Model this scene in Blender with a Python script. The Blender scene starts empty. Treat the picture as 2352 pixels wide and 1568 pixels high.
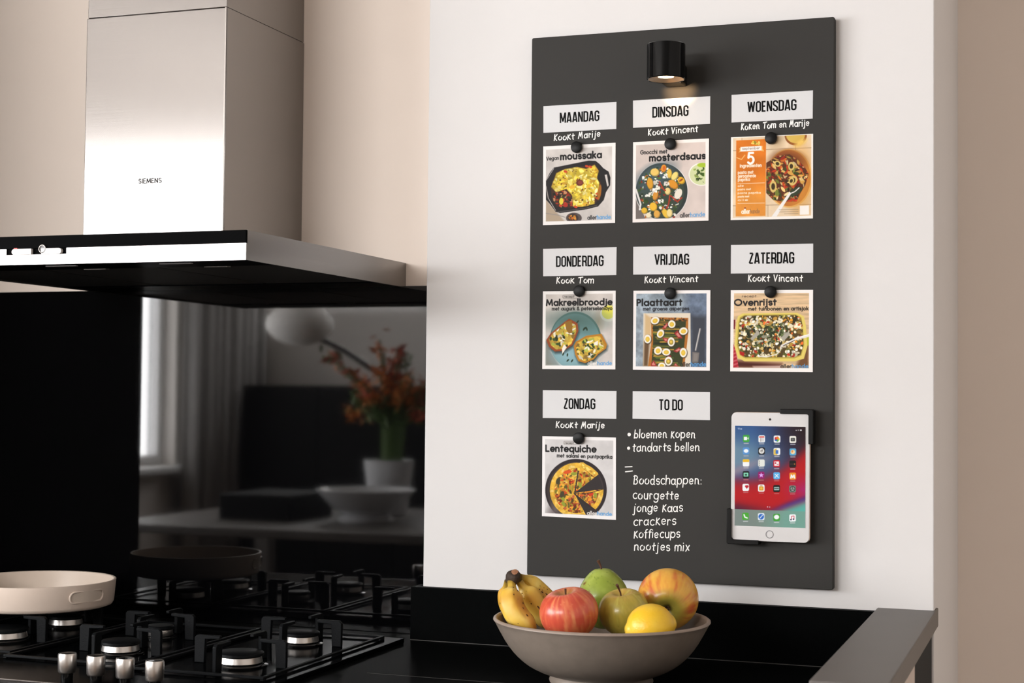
import bpy, bmesh, math, random
import numpy as np
from mathutils import Vector, Matrix
D = bpy.data
SC = bpy.context.scene
COL = SC.collection
PI = math.pi
random.seed(7)

# ------------------------------------------------------------------ camera
def make_camera():
    yaw, pitch, roll, f_px = 0.341626, 0.034969, 0.009798, 3608.8
    cy, sy, cp, sp, cr, sr = math.cos(yaw), math.sin(yaw), math.cos(pitch), math.sin(pitch), math.cos(roll), math.sin(roll)
    f = Vector((-sy*cp, cy*cp, sp)); r = Vector((cy, sy, 0)); u = r.cross(f)
    r2 = cr*r + sr*u; u2 = -sr*r + cr*u
    cam = D.cameras.new('camera'); cam.sensor_width = 36; cam.lens = f_px/2352*36
    cam.clip_start = .02; cam.clip_end = 100
    cam.dof.use_dof = True; cam.dof.focus_distance = 2.5; cam.dof.aperture_fstop = 6.3
    o = D.objects.new('camera', cam); COL.objects.link(o)
    m = Matrix((( r2.x, u2.x, -f.x), (r2.y, u2.y, -f.y), (r2.z, u2.z, -f.z))).to_4x4()
    m.translation = (0.85355, -2.48533, 0.29654)
    o.matrix_world = m
    SC.camera = o
make_camera()

# ------------------------------------------------------------------ world, daylight, exposure
SC.view_settings.view_transform = 'Standard'; SC.view_settings.look = 'None'
SC.view_settings.gamma = 1; SC.view_settings.use_curve_mapping = False
SC.view_settings.exposure = 0.32
W = D.worlds.new('world'); SC.world = W; W.use_nodes = True
bg = W.node_tree.nodes['Background']; bg.inputs[0].default_value = (.75, .82, 1, 1); bg.inputs[1].default_value = 1.0
WIN_Y0, WIN_Y1, WIN_Z0, WIN_Z1, WALL_X = -4.30, -1.3, -.065, 1.28, -3.4
FLOOR_Z, CEIL_Z = -1.04, 1.75
RW_X0, RW_X1, RW_Z0, RW_Z1 = -3.3, -.6, .74, 1.40
def area(name, loc, rot, sx, sy, power, colour):
    l = D.lights.new(name, 'AREA'); l.shape = 'RECTANGLE'; l.size = sx; l.size_y = sy; l.energy = power; l.color = colour
    o = D.objects.new(name, l); COL.objects.link(o); o.location = loc; o.rotation_euler = rot
    return o
area('rear_daylight', ((RW_X0+RW_X1)/2, -5.0-.16, (RW_Z0+RW_Z1)/2), (PI/2, 0, 0), RW_X1-RW_X0, RW_Z1-RW_Z0, 150, (1, .985, .975))
area('window_daylight', (WALL_X-.16, (WIN_Y0+WIN_Y1)/2, (WIN_Z0+WIN_Z1)/2), (0, -PI/2, 0), WIN_Z1-WIN_Z0, WIN_Y1-WIN_Y0, 180, (1, .985, .975))

# ------------------------------------------------------------------ materials
def lin(c):
    c = np.asarray(c, float)
    return np.where(c <= .04045, c/12.92, ((c+.055)/1.055)**2.4)
def s255(r, g, b): return tuple(lin(np.array((r, g, b))/255.))
def mat(name, col, rough=.5, metal=0, ior=1.45, bump=0, bscale=200, var=0, vscale=8, coat=0, stretch=None, emit=None, estr=0, spec=.5, sheen=0):
    m = D.materials.new(name); m.use_nodes = True; nt = m.node_tree; b = nt.nodes['Principled BSDF']
    b.inputs['Base Color'].default_value = (*col, 1); b.inputs['Roughness'].default_value = rough
    b.inputs['Metallic'].default_value = metal; b.inputs['IOR'].default_value = ior; b.inputs['Coat Weight'].default_value = coat
    b.inputs['Specular IOR Level'].default_value = spec
    if emit: b.inputs['Emission Color'].default_value = (*emit, 1); b.inputs['Emission Strength'].default_value = estr
    if bump or var:
        tc = nt.nodes.new('ShaderNodeTexCoord'); src = tc.outputs['Object']
        if stretch:
            mp = nt.nodes.new('ShaderNodeMapping'); mp.inputs['Scale'].default_value = stretch
            nt.links.new(src, mp.inputs[0]); src = mp.outputs[0]
        if bump:
            n = nt.nodes.new('ShaderNodeTexNoise'); n.inputs['Scale'].default_value = bscale; n.inputs['Detail'].default_value = 4
            nt.links.new(src, n.inputs['Vector'])
            bp = nt.nodes.new('ShaderNodeBump'); bp.inputs['Strength'].default_value = bump; bp.inputs['Distance'].default_value = .002
            nt.links.new(n.outputs['Fac'], bp.inputs['Height']); nt.links.new(bp.outputs[0], b.inputs['Normal'])
        if var:
            n = nt.nodes.new('ShaderNodeTexNoise'); n.inputs['Scale'].default_value = vscale; n.inputs['Detail'].default_value = 5
            nt.links.new(src, n.inputs['Vector'])
            mx = nt.nodes.new('ShaderNodeMix'); mx.data_type = 'RGBA'
            mx.inputs[6].default_value = (*[c*(1-var) for c in col], 1); mx.inputs[7].default_value = (*[min(1, c*(1+var)) for c in col], 1)
            nt.links.new(n.outputs['Fac'], mx.inputs[0]); nt.links.new(mx.outputs[2], b.inputs['Base Color'])
    return m
def vmat(name, rough=.5, emit=0, base=1, bump=0, bscale=300, coat=0, spec=.5):
    m = D.materials.new(name); m.use_nodes = True; nt = m.node_tree; b = nt.nodes['Principled BSDF']
    a = nt.nodes.new('ShaderNodeAttribute'); a.attribute_name = 'Col'
    if base: nt.links.new(a.outputs['Color'], b.inputs['Base Color'])
    else: b.inputs['Base Color'].default_value = (.004, .004, .004, 1)
    if emit: nt.links.new(a.outputs['Color'], b.inputs['Emission Color']); b.inputs['Emission Strength'].default_value = emit
    b.inputs['Roughness'].default_value = rough; b.inputs['Coat Weight'].default_value = coat; b.inputs['Specular IOR Level'].default_value = spec
    if bump:
        tc = nt.nodes.new('ShaderNodeTexCoord'); n = nt.nodes.new('ShaderNodeTexNoise'); n.inputs['Scale'].default_value = bscale
        nt.links.new(tc.outputs['Object'], n.inputs['Vector'])
        bp = nt.nodes.new('ShaderNodeBump'); bp.inputs['Strength'].default_value = bump; bp.inputs['Distance'].default_value = .001
        nt.links.new(n.outputs['Fac'], bp.inputs['Height']); nt.links.new(bp.outputs[0], b.inputs['Normal'])
    return m
def steel(name, col, rough, scale, aniso=0):
    m = mat(name, col, rough, 1)
    nt = m.node_tree; b = nt.nodes['Principled BSDF']
    tc = nt.nodes.new('ShaderNodeTexCoord'); mp = nt.nodes.new('ShaderNodeMapping'); mp.inputs['Scale'].default_value = scale
    n = nt.nodes.new('ShaderNodeTexNoise'); n.inputs['Scale'].default_value = 1; n.inputs['Detail'].default_value = 3
    nt.links.new(tc.outputs['Object'], mp.inputs[0]); nt.links.new(mp.outputs[0], n.inputs['Vector'])
    mr = nt.nodes.new('ShaderNodeMapRange'); mr.inputs[3].default_value = rough*.75; mr.inputs[4].default_value = rough*1.25
    nt.links.new(n.outputs['Fac'], mr.inputs[0]); nt.links.new(mr.outputs[0], b.inputs['Roughness'])
    if aniso:
        tg = nt.nodes.new('ShaderNodeTangent'); tg.direction_type = 'RADIAL'; tg.axis = 'Z'
        b.inputs['Anisotropic'].default_value = aniso; nt.links.new(tg.outputs[0], b.inputs['Tangent'])
    return m
M = {}
M['pier'] = mat('white_plaster', (.73, .718, .713), .75, bump=.06, bscale=160, var=.015, vscale=3)
M['beige'] = mat('beige_plaster', (.89, .785, .70), .8, bump=.08, bscale=120, var=.05, vscale=2.5)
M['room'] = mat('room_plaster', (.80, .76, .72), .85, bump=.05, bscale=100)
M['ceiling'] = mat('ceiling_paint', (.60, .57, .54), .9, bump=.03, bscale=90)
M['floor'] = mat('oak_floor', (.22, .15, .10), .45, bump=.1, bscale=20, var=.3, vscale=6, stretch=(1, .1, 1))
M['blackglass'] = mat('black_glass', (.0015, .0015, .0018), .03, ior=1.66)
M['band'] = mat('black_control_band', (.0008, .0008, .001), .35, ior=1.06, var=.05)
M['hobglass'] = mat('hob_glass', (.0016, .0018, .0021), .12, ior=1.035)
M['granite'] = mat('black_granite', (.0032, .0035, .0036), .28, ior=1.02, bump=.02, bscale=600, var=.5, vscale=500)
M['seam'] = mat('joint_filler', (.05, .048, .045), .5, var=.1)
M['steel'] = steel('brushed_steel', (.295, .28, .27), .23, (2, 2, 900), .9)
M['darksteel'] = steel('brushed_dark_steel', (.22, .20, .185), .36, (2, 2, 900))
M['knobsteel'] = steel('turned_steel', (.62, .595, .57), .32, (2, 2, 1500))
M['blackmetal'] = mat('black_lacquer', (.003, .0032, .0034), .11, ior=1.26)
M['iron'] = mat('cast_iron', (.0045, .0052, .006), .45, ior=1.18, bump=.12, bscale=500)
M['filter'] = mat('filter_mesh', (.016, .016, .015), .5, metal=.4, bump=.2, bscale=900)
M['switch'] = mat('white_switch', (.85, .83, .82), .4, var=.01)
M['print_grey'] = mat('grey_print', (.22, .22, .23), .5, var=.02)
M['board'] = mat('blackboard_paint', (.036, .0350, .0328), .62, bump=.05, bscale=300, var=.08, vscale=4, spec=.2)
M['chalk'] = mat('white_chalk_ink', (.88, .87, .85), .8, var=.03, vscale=200)
M['label'] = mat('white_magnetic_sheet', (.65, .655, .665), .55, var=.01)
M['ink'] = mat('black_ink', (.004, .004, .004), .6, var=.02, spec=.1)
M['magnet'] = mat('black_plastic', (.0045, .0045, .0045), .36, ior=1.25, bump=.03, bscale=600)
M['white_case'] = mat('white_tablet_case', (.64, .632, .632), .25, var=.01)
M['gold_rim'] = mat('gold_aluminium', (.72, .52, .40), .3, metal=1, var=.02)
M['lens'] = mat('dark_lens', (.01, .01, .012), .1, var=.1)
M['bar'] = mat('grey_composite', (.125, .115, .108), .5, bump=.05, bscale=300, var=.06, vscale=12)
M['panel'] = mat('dark_blue_grey_panel', (.014, .018, .021), .5, ior=1.1, var=.1)
M['cabinet'] = mat('beige_cabinet', (.62, .53, .47), .5, var=.02)
M['tall'] = mat('dark_tall_cabinet', (.0025, .0025, .0025), .6, var=.1, spec=.15)
M['pan'] = mat('cream_enamel', (.74, .62, .53), .38, bump=.03, bscale=150, var=.03, vscale=30)
M['panin'] = mat('cream_coating', (.70, .60, .51), .42, bump=.03, bscale=250, var=.04, vscale=40)
M['bowl'] = mat('taupe_stoneware', (.225, .185, .152), .42, bump=.06, bscale=160, var=.16, vscale=60)
M['rim'] = mat('worn_rim_glaze', (.30, .235, .19), .4, bump=.04, bscale=160, var=.12, vscale=50)
M['stem'] = mat('woody_stem', (.085, .035, .018), .6, bump=.3, bscale=400, var=.3, vscale=100)
M['print'] = vmat('printed_paper', .5, spec=.15)
M['peel'] = vmat('fruit_skin', .27, bump=.06, bscale=260, spec=.5)
M['lemonpeel'] = vmat('lemon_skin', .36, bump=.35, bscale=330)
M['bananapeel'] = vmat('banana_skin', .45, bump=.08, bscale=200)
M['screen'] = vmat('tablet_screen', .12, emit=.85, base=0, spec=.3)
M['bulb'] = mat('warm_bulb', (1, .8, .55), .5, emit=(1, .72, .38), estr=14)
M['reflector'] = mat('gold_reflector', (.30, .19, .10), .35, metal=1, var=.05)
M['curtain'] = mat('linen_curtain', (.36, .35, .34), .9, bump=.1, bscale=400)
M['tablewood'] = mat('grey_oak_table', (.13, .118, .108), .4, bump=.08, bscale=30, var=.2, vscale=10, stretch=(.15, 1, 1))
M['porcelain'] = mat('white_porcelain', (.85, .86, .88), .2, var=.01)
M['lampshade'] = mat('white_paper_shade', (.80, .78, .75), .7, bump=.05)
M['chairmat'] = mat('grey_chair_shell', (.16, .16, .165), .5, var=.05)
M['green'] = mat('green_stem', (.10, .17, .04), .6, var=.2)
M['orange'] = mat('orange_petals', (.75, .25, .05), .7, var=.3, vscale=30)
M['redp'] = mat('red_petals', (.55, .09, .04), .7, var=.3, vscale=30)
M['windowframe'] = mat('white_window_frame', (.75, .75, .75), .4, var=.01)
def glass_mat():
    m = D.materials.new('window_glass'); m.use_nodes = True; nt = m.node_tree; nt.nodes.remove(nt.nodes['Principled BSDF'])
    out = nt.nodes['Material Output']; t = nt.nodes.new('ShaderNodeBsdfTransparent'); g = nt.nodes.new('ShaderNodeBsdfGlossy'); g.inputs['Roughness'].default_value = .02
    x = nt.nodes.new('ShaderNodeMixShader'); x.inputs[0].default_value = .06
    nt.links.new(t.outputs[0], x.inputs[1]); nt.links.new(g.outputs[0], x.inputs[2]); nt.links.new(x.outputs[0], out.inputs[0])
    return m
M['glass'] = glass_mat()

# ------------------------------------------------------------------ mesh helpers
ORG = {}
class MB:
    def __init__(s): s.v = []; s.f = []; s.m = []
    def add(s, vs, fs, m=0):
        n = len(s.v); s.v += [tuple(float(c) for c in v) for v in vs]
        s.f += [tuple(n+i for i in f) for f in fs]; s.m += [m]*len(fs); return s
    def box(s, x0, x1, y0, y1, z0, z1, m=0):
        vs = [(x, y, z) for x in (x0, x1) for y in (y0, y1) for z in (z0, z1)]
        return s.add(vs, [(0, 1, 3, 2), (4, 6, 7, 5), (0, 4, 5, 1), (2, 3, 7, 6), (0, 2, 6, 4), (1, 5, 7, 3)], m)
    def lathe(s, prof, c=(0, 0, 0), n=48, m=0, R=None, mats=None):
        vs = []; fs = []
        k = len(prof)
        for r, z in prof:
            for i in range(n):
                a = 2*PI*i/n; vs.append(Vector((r*math.cos(a), r*math.sin(a), z)))
        for j in range(k-1):
            for i in range(n):
                fs.append((j*n+i, j*n+(i+1) % n, (j+1)*n+(i+1) % n, (j+1)*n+i))
        if R is not None: vs = [R @ v for v in vs]
        vs = [v+Vector(c) for v in vs]
        return s.add(vs, fs, m)
    def tube(s, pts, rad, n=12, m=0, caps=True, sect=None):
        pts = [Vector(p) for p in pts]; k = len(pts)
        if not hasattr(rad, '__len__'): rad = [rad]*k
        T = [(pts[min(i+1, k-1)]-pts[max(i-1, 0)]).normalized() for i in range(k)]
        up = Vector((0, 0, 1)) if abs(T[0].z) < .9 else Vector((0, 1, 0))
        N = (up-T[0]*up.dot(T[0])).normalized(); vs = []
        for i in range(k):
            N = (N-T[i]*N.dot(T[i])).normalized(); Bn = T[i].cross(N)
            for j in range(n):
                a = 2*PI*j/n; q = sect(a) if sect else 1
                vs.append(pts[i]+(N*math.cos(a)+Bn*math.sin(a))*rad[i]*q)
        fs = [(i*n+j, i*n+(j+1) % n, (i+1)*n+(j+1) % n, (i+1)*n+j) for i in range(k-1) for j in range(n)]
        if caps: fs += [tuple(range(n-1, -1, -1)), tuple((k-1)*n+j for j in range(n))]
        return s.add(vs, fs, m)
    def prism(s, poly, axis, a, b, m=0):
        n = len(poly)
        def P(p, t):
            return (t, p[0], p[1]) if axis == 0 else ((p[0], t, p[1]) if axis == 1 else (p[0], p[1], t))
        vs = [P(p, a) for p in poly]+[P(p, b) for p in poly]
        fs = [tuple(range(n)), tuple(range(2*n-1, n-1, -1))]+[(i, i+n, (i+1) % n+n, (i+1) % n) for i in range(n)]
        return s.add(vs, fs, m)
    def ribbon(s, polys, w, to3, m=0, rnd=True, lift=6e-6):
        # flat pen strokes of width w: one mitred strip per stroke, each a hair above the last
        cut = []
        for pl in polys:
            q = [pl[0]]
            for i in range(1, len(pl)):
                q.append(pl[i])
                if i < len(pl)-1:
                    a, b = Vector(pl[i]).to_2d()-Vector(pl[i-1]).to_2d(), Vector(pl[i+1]).to_2d()-Vector(pl[i]).to_2d()
                    if a.length > 1e-7 and b.length > 1e-7 and a.normalized().dot(b.normalized()) < -.2: cut.append(q); q = [pl[i]]
            cut.append(q)
        for li, pl in enumerate(cut):
            p = [Vector(q).to_2d() for q in pl]; p = [q for i, q in enumerate(p) if i == 0 or (q-p[i-1]).length > 1e-7]
            if len(p) < 2: continue
            n = len(p); closed = (p[0]-p[-1]).length < 1e-6; L = []; Rr = []
            d = [(p[i+1]-p[i]).normalized() for i in range(n-1)]
            for i in range(n):
                d0 = d[i-1] if i > 0 else (d[-1] if closed else d[0]); d1 = d[i] if i < n-1 else (d[0] if closed else d[-1])
                t = d0+d1
                if t.length < .2: t = d1
                t.normalize(); nn = Vector((-t.y, t.x)); c = max(.45, nn.dot(Vector((-d1.y, d1.x)))); h = w/2/c
                L.append(p[i]+nn*h); Rr.append(p[i]-nn*h)
            vs = []
            for q, r in zip(L, Rr): vs += [q, r]
            fs = [(2*i+1, 2*i+3, 2*i+2, 2*i) for i in range(n-1)]
            if rnd and not closed:
                for e, dd, base in ((p[0], -d[0], 0), (p[-1], d[-1], 2*(n-1))):
                    nn = Vector((-dd.y, dd.x)); k0 = len(vs); vs += [e+(nn*math.cos(t)+dd*math.sin(t))*w/2 for t in np.linspace(0, PI, 7)]; fs.append(tuple(range(k0, k0+7)))
            off = lift*(li+1); V = [to3(q.x, q.y) for q in vs]
            s.add([(v[0], v[1]-off, v[2]) for v in V], fs, m)
        return s
    def build(s, name, mats, parent=None, origin=None, bevel=0, seg=2, smooth=40, label=None, colours=None, recalc=True):
        if not isinstance(mats, (list, tuple)): mats = [mats]
        if parent is not None: o0 = ORG[parent]
        elif origin is not None: o0 = origin
        else:
            a = np.array(s.v); o0 = (float(a[:, 0].min()+a[:, 0].max())/2, float(a[:, 1].min()+a[:, 1].max())/2, float(a[:, 2].min()))
        me = D.meshes.new(name)
        me.from_pydata([(v[0]-o0[0], v[1]-o0[1], v[2]-o0[2]) for v in s.v], [], s.f)
        for mm in mats: me.materials.append(mm)
        me.polygons.foreach_set('material_index', s.m)
        if recalc:
            bm = bmesh.new(); bm.from_mesh(me); bmesh.ops.recalc_face_normals(bm, faces=bm.faces); bm.to_mesh(me); bm.free()
        if smooth:
            me.polygons.foreach_set('use_smooth', [True]*len(me.polygons)); me.set_sharp_from_angle(angle=math.radians(smooth))
        if colours is not None:
            at = me.color_attributes.new('Col', 'FLOAT_COLOR', 'POINT'); at.data.foreach_set('color', np.asarray(colours, np.float32).ravel())
        me.update()
        ob = D.objects.new(name, me); COL.objects.link(ob)
        if parent is not None: ob.parent = parent
        else: ob.location = o0
        ORG[ob] = o0
        if bevel:
            b = ob.modifiers.new('edge', 'BEVEL'); b.width = bevel; b.segments = seg; b.limit_method = 'ANGLE'; b.angle_limit = math.radians(35)
        if label: ob['label'] = label
        return ob
def tag(o, label, cat, group=None):
    o['label'] = label; o['category'] = cat
    if group: o['group'] = group
    return o
def thing(name, loc, label, cat, group=None):
    o = D.objects.new(name, None); COL.objects.link(o); o.location = loc; o.empty_display_size = .05; ORG[o] = tuple(loc)
    return tag(o, label, cat, group)
def struct(o): o['kind'] = 'structure'; return o
def rrect(x0, x1, z0, z1, r, n=6):
    out = []
    for cx, cz, a0 in ((x1-r, z1-r, 0), (x0+r, z1-r, 90), (x0+r, z0+r, 180), (x1-r, z0+r, 270)):
        for i in range(n+1):
            a = math.radians(a0+90*i/n); out.append((cx+r*math.cos(a), cz+r*math.sin(a)))
    return out

# ------------------------------------------------------------------ stroke lettering
def arc(cx, cy, rx, ry, a0, a1, n=None):
    n = n or max(4, int(abs(a1-a0)/18))
    return [(cx+rx*math.cos(math.radians(a0+(a1-a0)*i/n)), cy+ry*math.sin(math.radians(a0+(a1-a0)*i/n))) for i in range(n+1)]
def ring(cx=.45, cy=.5, rx=.45, ry=.5): return arc(cx, cy, rx, ry, 0, 360, 22)
def dot(x, y): return [(x, y), (x+.02, y)]
S_ = arc(.33, .74, .31, .26, 30, 180, 8)+arc(.33, .74, .31, .24, 180, 250, 4)[1:]+arc(.36, .26, .31, .26, 75, -150, 12)
SANS = {
 'a': (1.0, [ring(), [(.9, 1), (.9, 0)]]), 'b': (1.0, [ring(), [(0, 1.6), (0, 0)]]), 'c': (.8, [arc(.45, .5, .45, .5, 50, 310)]),
 'd': (1.0, [ring(), [(.9, 1.6), (.9, 0)]]), 'e': (.92, [[(.02, .5), (.9, .5)]+arc(.45, .5, .45, .5, 0, 315)]),
 'f': (.5, [arc(.5, 1.25, .3, .33, 80, 180)+[(.2, 0)], [(0, 1), (.5, 1)]]), 'g': (1.0, [ring(), [(.9, 1), (.9, -.1)]+arc(.45, -.1, .45, .42, 0, -150)]),
 'h': (.85, [[(0, 1.6), (0, 0)], [(0, .5)]+arc(.37, .6, .37, .4, 180, 0)+[(.74, 0)]]), 'i': (.14, [[(0, 1), (0, 0)], dot(0, 1.4)]),
 'j': (.25, [[(.15, 1), (.15, -.2)]+arc(-.1, -.2, .25, .3, 0, -100), dot(.15, 1.4)]), 'k': (.75, [[(0, 1.6), (0, 0)], [(.62, 1), (.02, .45)], [(.22, .62), (.68, 0)]]),
 'l': (.14, [[(0, 1.6), (0, 0)]]), 'm': (1.35, [[(0, 1), (0, 0)], [(0, .5)]+arc(.31, .66, .31, .34, 180, 0)+[(.62, 0)], [(.62, .5)]+arc(.93, .66, .31, .34, 180, 0)+[(1.24, 0)]]),
 'n': (.85, [[(0, 1), (0, 0)], [(0, .5)]+arc(.37, .6, .37, .4, 180, 0)+[(.74, 0)]]), 'o': (1.0, [ring()]), 'p': (1.0, [ring(), [(0, 1), (0, -.5)]]),
 'q': (1.0, [ring(), [(.9, 1), (.9, -.5)]]), 'r': (.5, [[(0, 1), (0, 0)], [(0, .5)]+arc(.36, .6, .36, .4, 180, 70)]), 's': (.7, [S_]),
 't': (.55, [[(.22, 1.4), (.22, 0)], [(0, 1), (.5, 1)]]), 'u': (.85, [[(0, 1)]+arc(.37, .4, .37, .4, 180, 360)+[(.74, 1)], [(.74, 1), (.74, 0)]]),
 'v': (.8, [[(0, 1), (.38, 0), (.76, 1)]]), 'w': (1.2, [[(0, 1), (.28, 0), (.56, 1), (.84, 0), (1.12, 1)]]), 'x': (.75, [[(0, 1), (.7, 0)], [(.7, 1), (0, 0)]]),
 'y': (.8, [[(0, 1), (.38, 0)], [(.76, 1), (.2, -.5)]]), 'z': (.7, [[(0, 1), (.65, 1), (0, 0), (.65, 0)]]), ' ': (.45, []),
 'V': (1.1, [[(0, 1.5), (.5, 0), (1.0, 1.5)]]), 'G': (1.4, [arc(.7, .75, .7, .75, 45, 330)+[(1.38, .7), (.8, .7)]]), 'P': (.85, [[(0, 0), (0, 1.5), (.3, 1.5)]+arc(.32, 1.1, .42, .4, 90, -90)+[(0, .7)]]),
 'M': (1.5, [[(0, 0), (.15, 1.5), (.7, .2), (1.25, 1.5), (1.4, 0)]]), 'O': (1.6, [ring(.75, .75, .75, .75)]), 'L': (.8, [[(0, 1.5), (0, 0), (.7, 0)]]),
 '&': (1.1, [[(1.0, 0), (.2, 1.1)]+arc(.42, 1.2, .24, .28, 180, 0)+[(.1, .5)]+arc(.42, .35, .35, .38, 150, 350)]), '5': (.9, [[(.75, 1.5), (.2, 1.5), (.12, .85)]+arc(.4, .5, .42, .5, 130, -140)]),
 '1': (.4, [[(0, 1.2), (.3, 1.5), (.3, 0)]]), 'S': (.95, [[(p[0]*1.25, p[1]*1.5) for p in S_]]), 'I': (.2, [[(.05, 1.5), (.05, 0)]]), 'E': (.85, [[(.7, 1.5), (0, 1.5), (0, 0), (.7, 0)], [(0, .78), (.62, .78)]]), 'N': (1.15, [[(0, 0), (0, 1.5), (.95, 0), (.95, 1.5)]]),
}
K_ = lambda h: [[(.05, h), (0, 0)], [(.62, h*.98), (.04, h*.48)], [(.1, h*.52), (.72, .0)]]
HAND = dict(SANS)
HAND.update({
 'K': (.85, K_(1.5)), 'k': (.8, K_(1.2)), 't': (.65, [[(.3, 1.35), (.28, .1), (.42, 0)], [(0, .85), (.62, .95)]]),
 'r': (.62, [[(0, .95), (.05, 0)], [(.03, .55)]+arc(.3, .62, .27, .33, 170, 40)]), 'o': (.92, [arc(.42, .47, .42, .46, 60, 430)]),
 'M': (1.2, [[(0, -.05), (.28, 1.45), (.5, .45), (.85, 1.5), (1.02, 0)]]), 'T': (1.05, [[(0, 1.35), (1.05, 1.5)], [(.55, 1.42), (.48, 0)]]),
 'V': (1.0, [[(0, 1.5), (.36, 0), (.85, 1.45)]]), 'B': (.9, [[(.1, 1.5), (0, 0)], [(-.1, 1.4)]+arc(.35, 1.15, .35, .33, 100, -70)+arc(.35, .42, .42, .42, 80, -120)+[(0, 0)]]),
 'i': (.25, [[(.03, .95), (.05, 0)], dot(.05, 1.35)]), 'j': (.45, [[(.25, .95), (.22, -.35)]+arc(.02, -.35, .2, .25, 0, -130), dot(.26, 1.35)]),
 'a': (.95, [arc(.4, .45, .4, .47, 60, 400), [(.8, .95), (.8, .15), (.92, 0)]]), 'd': (.98, [arc(.4, .45, .4, .47, 60, 400), [(.82, 1.6), (.8, .1), (.92, 0)]]),
 'e': (.88, [[(.05, .45), (.72, .55)]+arc(.4, .5, .38, .46, 15, 320)]), 'n': (.88, [[(.02, .95), (.03, 0)], [(.03, .55)]+arc(.36, .6, .33, .36, 180, 10)+[(.7, .1), (.85, .0)]]),
 'x': (.75, [[(0, .95), (.65, 0)], [(.68, 1), (0, -.05)]]), 'b': (.92, [[(.05, 1.6), (0, .02)], arc(.4, .42, .4, .44, 170, -180)]), ':': (.3, [dot(.1, .75), dot(.1, .1)]),
})
def rr(x0, x1, y0, y1, r, a0=0, a1=4):
    q = [arc(x1-r, y1-r, r, r, 0, 90, 5), arc(x0+r, y1-r, r, r, 90, 180, 5), arc(x0+r, y0+r, r, r, 180, 270, 5), arc(x1-r, y0+r, r, r, 270, 360, 5)]
    return q
def narrow():
    w, t, r = .29, .055, .14
    q = rr(0, w, t, 1-t, r); O = q[0]+q[1]+q[2]+q[3]; O.append(O[0])
    G = {'O': (w, [O]), 'D': (w, [[(0, t), (0, 1-t), (w-r, 1-t)]+q[0][::-1][1:]+q[3][::-1]+[(0, t)]]),
     'A': (.33, [[(0, 0), (.135, 1)], [(.33, 0), (.195, 1)], [(.12, 1-t), (.21, 1-t)], [(.06, .22), (.27, .22)]]),
     'N': (.30, [[(0, 0), (0, 1)], [(.02, .97), (.28, .03)], [(.30, 0), (.30, 1)]]),
     'M': (.42, [[(0, 0), (0, 1)], [(.02, .98), (.21, .12), (.40, .98)], [(.42, 0), (.42, 1)]]),
     'G': (w, [[(w, .70)]+q[0]+q[1]+q[2]+q[3]+[(w, .49), (.14, .49)]]),
     'I': (.0, [[(0, 0), (0, 1)]]), 'E': (.22, [[(.24, t), (0, t), (0, 1-t), (.24, 1-t)], [(0, .51), (.20, .51)]]),
     'S': (w-.01, [[(w-.01, .72)]+q[0]+q[1]+[(0, .70), (.03, .60), (.14, .50), (.25, .40), (w-.01, .30)]+[(w-.01, .2)]+q[3][::-1][1:]+q[2][::-1]+[(0, .28)]]),
     'R': (w, [[(0, 0), (0, 1-t), (w-r, 1-t)]+q[0][::-1][1:]+[(w, .62)]+arc(w-.12, .60, .12, .12, 0, -90, 5)+[(0, .48)], [(.14, .48), (.27, .38), (.29, .0)]]),
     'W': (.48, [[(0, 1), (.11, .03), (.24, .97), (.37, .03), (.48, 1)]]), 'V': (.33, [[(0, 1), (.165, .03), (.33, 1)]]),
     'J': (.20, [[(.20, 1), (.20, .2)]+arc(.09, .165, .11, .11, 0, -110, 5)+[(-.02, t)]]), 'Z': (.27, [[(.01, 1-t), (.27, 1-t), (.0, t), (.28, t)]]),
     'T': (.30, [[(-.02, 1-t), (.32, 1-t)], [(.15, 0), (.15, 1)]]), ' ': (.02, [])}
    return G
NARROW = narrow()
def layout(txt, font, gap):
    out = []; x = 0
    for ch in txt:
        adv, st = font[ch]
        out += [[(x+p[0], p[1]) for p in s] for s in st]; x += adv+gap
    return out, x-gap

# ------------------------------------------------------------------ small raster painter for printed pictures
def hash3(i, j, k):
    n = (i*374761393+j*668265263+k*2147483647) & 0x7fffffff
    n = ((n ^ (n >> 13))*1274126177) & 0x7fffffff
    return ((n ^ (n >> 16)) & 0xffff)/65535.
def vnoise(x, y, z):
    xi, yi, zi = np.floor(x).astype(np.int64), np.floor(y).astype(np.int64), np.floor(z).astype(np.int64)
    fx, fy, fz = x-xi, y-yi, z-zi
    fx, fy, fz = [t*t*(3-2*t) for t in (fx, fy, fz)]; r = 0
    for a in (0, 1):
        for b in (0, 1):
            for c in (0, 1):
                r = r+hash3(xi+a, yi+b, zi+c)*(fx if a else 1-fx)*(fy if b else 1-fy)*(fz if c else 1-fz)
    return r
def fbm(x, y, z, o=4):
    s = 0; a = .5
    for k in range(o): s = s+a*vnoise(x*2**k+17*k, y*2**k, z*2**k); a /= 2
    return s/(1-.5**o)
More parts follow.
